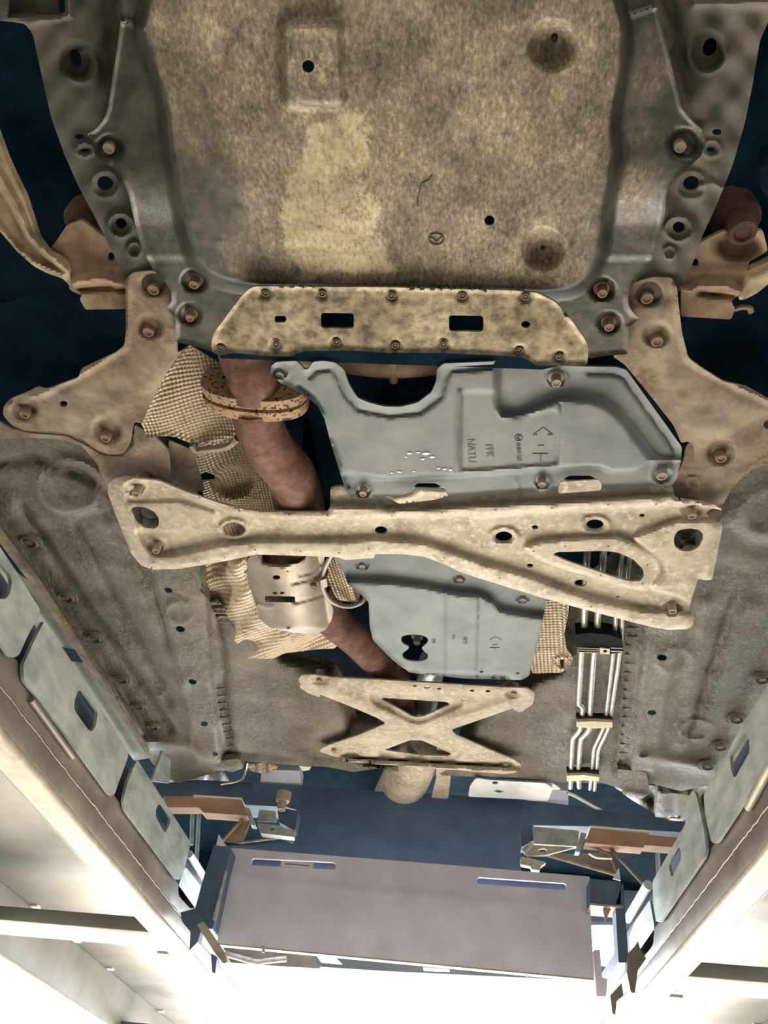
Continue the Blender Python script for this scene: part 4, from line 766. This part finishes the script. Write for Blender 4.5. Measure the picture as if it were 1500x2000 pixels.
vplate(rr, XR, 1, [(1269, 1757), (1240, 1800), (1228, 1830), (1231, 1862), (1258, 1868), (1276, 1845), (1278, 1810)], [], .01)
def rod(par, name, x, a, b, r, mat, **k): return tube(name, [WX(a[0], a[1], x), WX(b[0], b[1], x)], r, mat, par, None, 10, 1)
rod(rl, 'lock_rod', XL-.006, (60, 1366), (141, 1478), .006, MRAILD); rod(rl, 'guide_bar', XL-.02, (370, 1668), (401, 1718), .010, MWHITE)
rod(rr, 'lock_rod', XR+.004, (1536, 1440), (1462, 1578), .007, MFL); rod(rr, 'guide_bar', XR+.02, (1266, 1728), (1226, 1795), .012, MWHITE)
# ---- cross member between the runways
def vy(name, par, mat, out, y, holes=(), t=.06, r=3, step=12, label=None, d=None):
    mp = lambda px, py, dd: WY(px, py, y)-np.stack([0*dd, dd, 0*dd], -1)
    return sheet(name, par, mat, rnd(out, r), None, holes, d, step, (0, t, 0), mp, label)
YG = 2.10
cm = empty('lift_cross_member', (-.08, YG, 1.48), 'steel cross member, glare painted in as mauve-grey, with two slots between the runways', 'cross member')
slotL = rnd([(492, 1676), (655, 1684), (656, 1699), (490, 1690)], 6); slotR = rnd([(932, 1713), (1106, 1725), (1106, 1739), (932, 1726)], 6)
vy('web_plate', cm, MGREY, [(452, 1656), (800, 1683), (1152, 1712), (1152, 1760), (1160, 1912), (425, 1843), (440, 1707)], YG, [slotL, slotR], .008, 2, 10,
   d=lambda P: .004*ss((P[:, 1]-np.interp(P[:, 0], [440, 1160], [1708, 1774]))/5)+.003*ridge(P, [(440, 1708), (800, 1745), (1100, 1768)], 4)+.002*bump(P, (467, 1753), 9, 1))
vy('slot_backing', cm, MNAVY, [(470, 1665), (1130, 1715), (1130, 1750), (470, 1710)], YG+.05, t=.01)
vy('sticker', cm, MLAB, [(549, 1681), (612, 1685), (612, 1696), (548, 1692)], YG-.002, t=.002, r=0, label='small white warning sticker')
ftl = vy('sticker_print', cm, MENG, [(556, 1686), (604, 1690), (604, 1691.5), (556, 1687.5)], YG-.0035, t=.001, r=0, step=8)
vy('bottom_plate', cm, MFL, [(425, 1842), (1160, 1911), (1160, 1914.5), (425, 1845)], YG-.004, t=.02, r=0)
vy('end_post', cm, MNAVY, [(418, 1650), (452, 1656), (441, 1700), (425, 1776), (415, 1815), (384, 1808), (380, 1778), (398, 1712)], YG-.06, t=.10)
vy('end_post_edge', cm, MGALV, [(440, 1700), (443, 1702), (420, 1800), (415, 1796)], YG-.065, t=.006, r=0)
vy('end_post', cm, MNAVY, [(1152, 1716), (1213, 1722), (1212, 1766), (1153, 1764)], YG-.06, t=.10)
vy('end_post', cm, MNAVY, [(1202, 1768), (1217, 1722), (1228, 1880), (1208, 1880)], YG-.06, t=.05)
vy('end_post', cm, MGREY, [(1159, 1855), (1172, 1855), (1176, 1910), (1186, 1912), (1184, 1946), (1165, 1946)], YG-.03, t=.05)
vy('post_shelf', cm, MFL, [(1153, 1764), (1218, 1769), (1218, 1773), (1153, 1768)], YG-.07, t=.08, r=0)
vy('tape_scrap', cm, MORG, [(1176, 1768), (1196, 1770), (1182, 1800)], YG-.05, t=.002, r=0, label='torn orange scrap')
def lump(par, pts, y, mat, t=.03): vy('locking_pawl', par, mat, pts, y, t=t, r=2, step=8)
lump(cm, [(352, 1782), (382, 1774), (398, 1800), (386, 1840), (370, 1856), (372, 1820), (356, 1800)], YG-.08, MNAVY)
lump(cm, [(384, 1805), (398, 1800), (440, 1862), (444, 1880), (436, 1882), (420, 1862)], YG-.10, MFL)
lump(cm, [(412, 1862), (424, 1868), (420, 1902), (414, 1898)], YG-.09, MNAVY)
lump(cm, [(1240, 1848), (1246, 1838), (1250, 1852), (1262, 1872), (1246, 1895), (1240, 1940), (1232, 1938), (1224, 1898), (1228, 1860)], YG-.08, MRAILD)
lump(cm, [(1192, 1944), (1214, 1920), (1218, 1944), (1204, 1956), (1202, 1982), (1196, 1980)], YG-.10, MRAILD)
tube('air_hose', [WY(440, 1862, YG+.1), WY(500, 1878, YG+.1), WY(520, 1876, YG+.1), WY(560, 1872, YG+.1)], .008, MLINE, cm, seg=8)
vy('lower_strip_plate', cm, MRAILD, [(436, 1850), (612, 1868), (626, 1892), (560, 1888), (500, 1884), (450, 1880)], YG+.16, t=.01)  # brown-grey strip below and behind the cross member
for p in ((514, 1861), (1030, 1908)): put(BOLT, 'bolt', cm, p[0], p[1], .475, .006)
# ---- rolling jacking beam behind it
YN = 2.36
jb = empty('jacking_beam', (-.1, YN, 1.75), 'rolling jacking beam, glare painted in as dark blue, with orange-brown extension arms across the runways', 'jacking beam')
vy('beam_body', jb, MNAVY, [(305, 1531), (384, 1523), (560, 1532), (740, 1546), (860, 1551), (1060, 1566), (1150, 1577), (1250, 1596), (1342, 1606), (1340, 1626), (1150, 1614), (1040, 1612), (1018, 1620), (1018, 1700), (1150, 1745), (440, 1705), (440, 1652), (500, 1650), (576, 1642), (580, 1582), (560, 1576), (480, 1572), (470, 1562), (310, 1558)], YN, t=.10, label='main box, glare painted in as dark blue', step=14)
YA = 2.27
def arm(pts, lab=None, y=YA, m=None, t=.05): return vy('extension_arm', jb, m or MORG, pts, y, t=t, r=1, label=lab)
arm([(385, 1555), (472, 1561), (481, 1586), (482, 1593), (397, 1587), (388, 1577)], 'orange-brown extension arm'); arm([(318, 1555), (386, 1555), (390, 1577), (328, 1577)], None, YA+.01)
arm([(1153, 1618), (1264, 1628), (1257, 1656), (1143, 1646)], 'orange-brown extension arm'); arm([(1262, 1630), (1326, 1636), (1314, 1655), (1256, 1650)], None, YA+.01)
vy('arm_edge_highlight', jb, MWHITE, [(378, 1552), (472, 1558), (472, 1561), (378, 1555)], YA-.004, t=.06, r=0); vy('arm_edge_highlight', jb, MWHITE, [(1152, 1612), (1270, 1622), (1270, 1625), (1152, 1616)], YA-.004, t=.06, r=0)  # white strips paint the highlights on the arms' top edges
vy('lift_pad', jb, MNAVY, [(541, 1576), (583, 1584), (576, 1622), (545, 1606)], YA-.03, t=.05); vy('lift_pad', jb, MNAVY, [(1017, 1617), (1042, 1612), (1044, 1640), (1018, 1655)], YA-.03, t=.05)
vy('pad_bracket', jb, MGALV, [(506, 1581), (538, 1584), (540, 1604), (502, 1603)], YA-.035, t=.01, label='shiny galvanised pad bracket'); vy('pad_bracket', jb, MGALV, [(501, 1607), (548, 1613), (575, 1625), (574, 1635), (508, 1627)], YA-.045, [ell(532, 1620, 5, 2.5)], t=.03)
vy('pad_bracket', jb, MGALV, [(1039, 1614), (1131, 1622), (1128, 1653), (1043, 1648)], YA-.035, t=.02, label='shiny galvanised pad bracket'); vy('pad_bracket', jb, MB, [(1043, 1650), (1122, 1655), (1066, 1670), (1030, 1671), (1022, 1664)], YA-.045, [ell(1060, 1661, 9, 4)], t=.01)
vy('pad_bracket', jb, MB, [(1017, 1672), (1068, 1684), (1056, 1692), (1055, 1700), (1038, 1698), (1037, 1692), (1017, 1688)], YA-.04, t=.02)
put(BOLT, 'pin_bolt', jb, 549, 1582, .80, .020); tube('pad_pin', [WY(1022, 1664, YA-.05), WY(1040, 1648, YA-.05)], .008, MGALV, jb, seg=10, n=1)
for a, b, m in (((481, 1590), (498, 1612), MGALV), ((1140, 1640), (1132, 1664), MGALV)): vy('end_clamp', jb, m, [(a[0]-5, a[1]-14), (a[0]+6, a[1]-12), (b[0]+1, b[1]), (b[0]-8, b[1]-1)], YA-.02, t=.03, r=2)
for a, b, r in (((434, 1642), (482, 1592), .005), ((470, 1647), (488, 1604), .005), ((468, 1646), (566, 1634), .004), ((464, 1607), (488, 1604), .003), ((1186, 1650), (1262, 1732), .006), ((1064, 1668), (1204, 1708), .006), ((1192, 1664), (1206, 1708), .005), ((1145, 1650), (1192, 1668), .004), ((555, 1634), (572, 1646), .004)):
    tube('brace_strut', [WY(a[0], a[1], YA+.03), WY(b[0], b[1], YA+.03)], r, MARM, jb, seg=8, n=1)
tube('cable_loop', [WY(1150, 1667, YA), WY(1166, 1675, YA), WY(1195, 1677, YA)], .003, MWHITE, jb, seg=6)
vy('guide_fin', jb, MWHITE, [(427, 1629), (442, 1652), (422, 1651)], YG-.01, t=.004, r=0); vy('guide_fin', jb, MWHITE, [(1209, 1694), (1212, 1720), (1197, 1716)], YG-.01, t=.004, r=0)
vy('strut_plate', jb, MBRK, [(436, 1642), (480, 1596), (488, 1606), (468, 1647)], YA+.06, t=.004, r=0); vy('strut_plate', jb, MRAILD, [(1070, 1668), (1190, 1665), (1204, 1706)], YA+.08, t=.004, r=0)
for a, b in (((389, 1580), (384, 1680)), ((376, 1580), (374, 1650)), ((1284, 1660), (1286, 1710))): tube('guide_rail_bar', [WY(a[0], a[1], YN+.2), WY(b[0], b[1], YN+.2)], .007, MGALV, jb, seg=8, n=1)
# ================================================================== the bay door header seen under the tail
YD = 8.85
hd = vy('door_1', None, MCEIL, [(-900, 1500), (2400, 1700), (2400, 2060), (1900, 2000), (1160, 1916), (760, 1897), (430, 1876), (-900, 1750)], YD, [[(618, 1866), (656, 1870), (670, 1884), (628, 1880)], [(826, 1888), (878, 1892), (878, 1898), (828, 1896)], [(1066, 1888), (1106, 1892), (1104, 1906), (1054, 1902)], [(1150, 1806), (1206, 1806), (1210, 1890), (1160, 1885)]], .05, 0, 30)
hd['kind'] = 'structure'
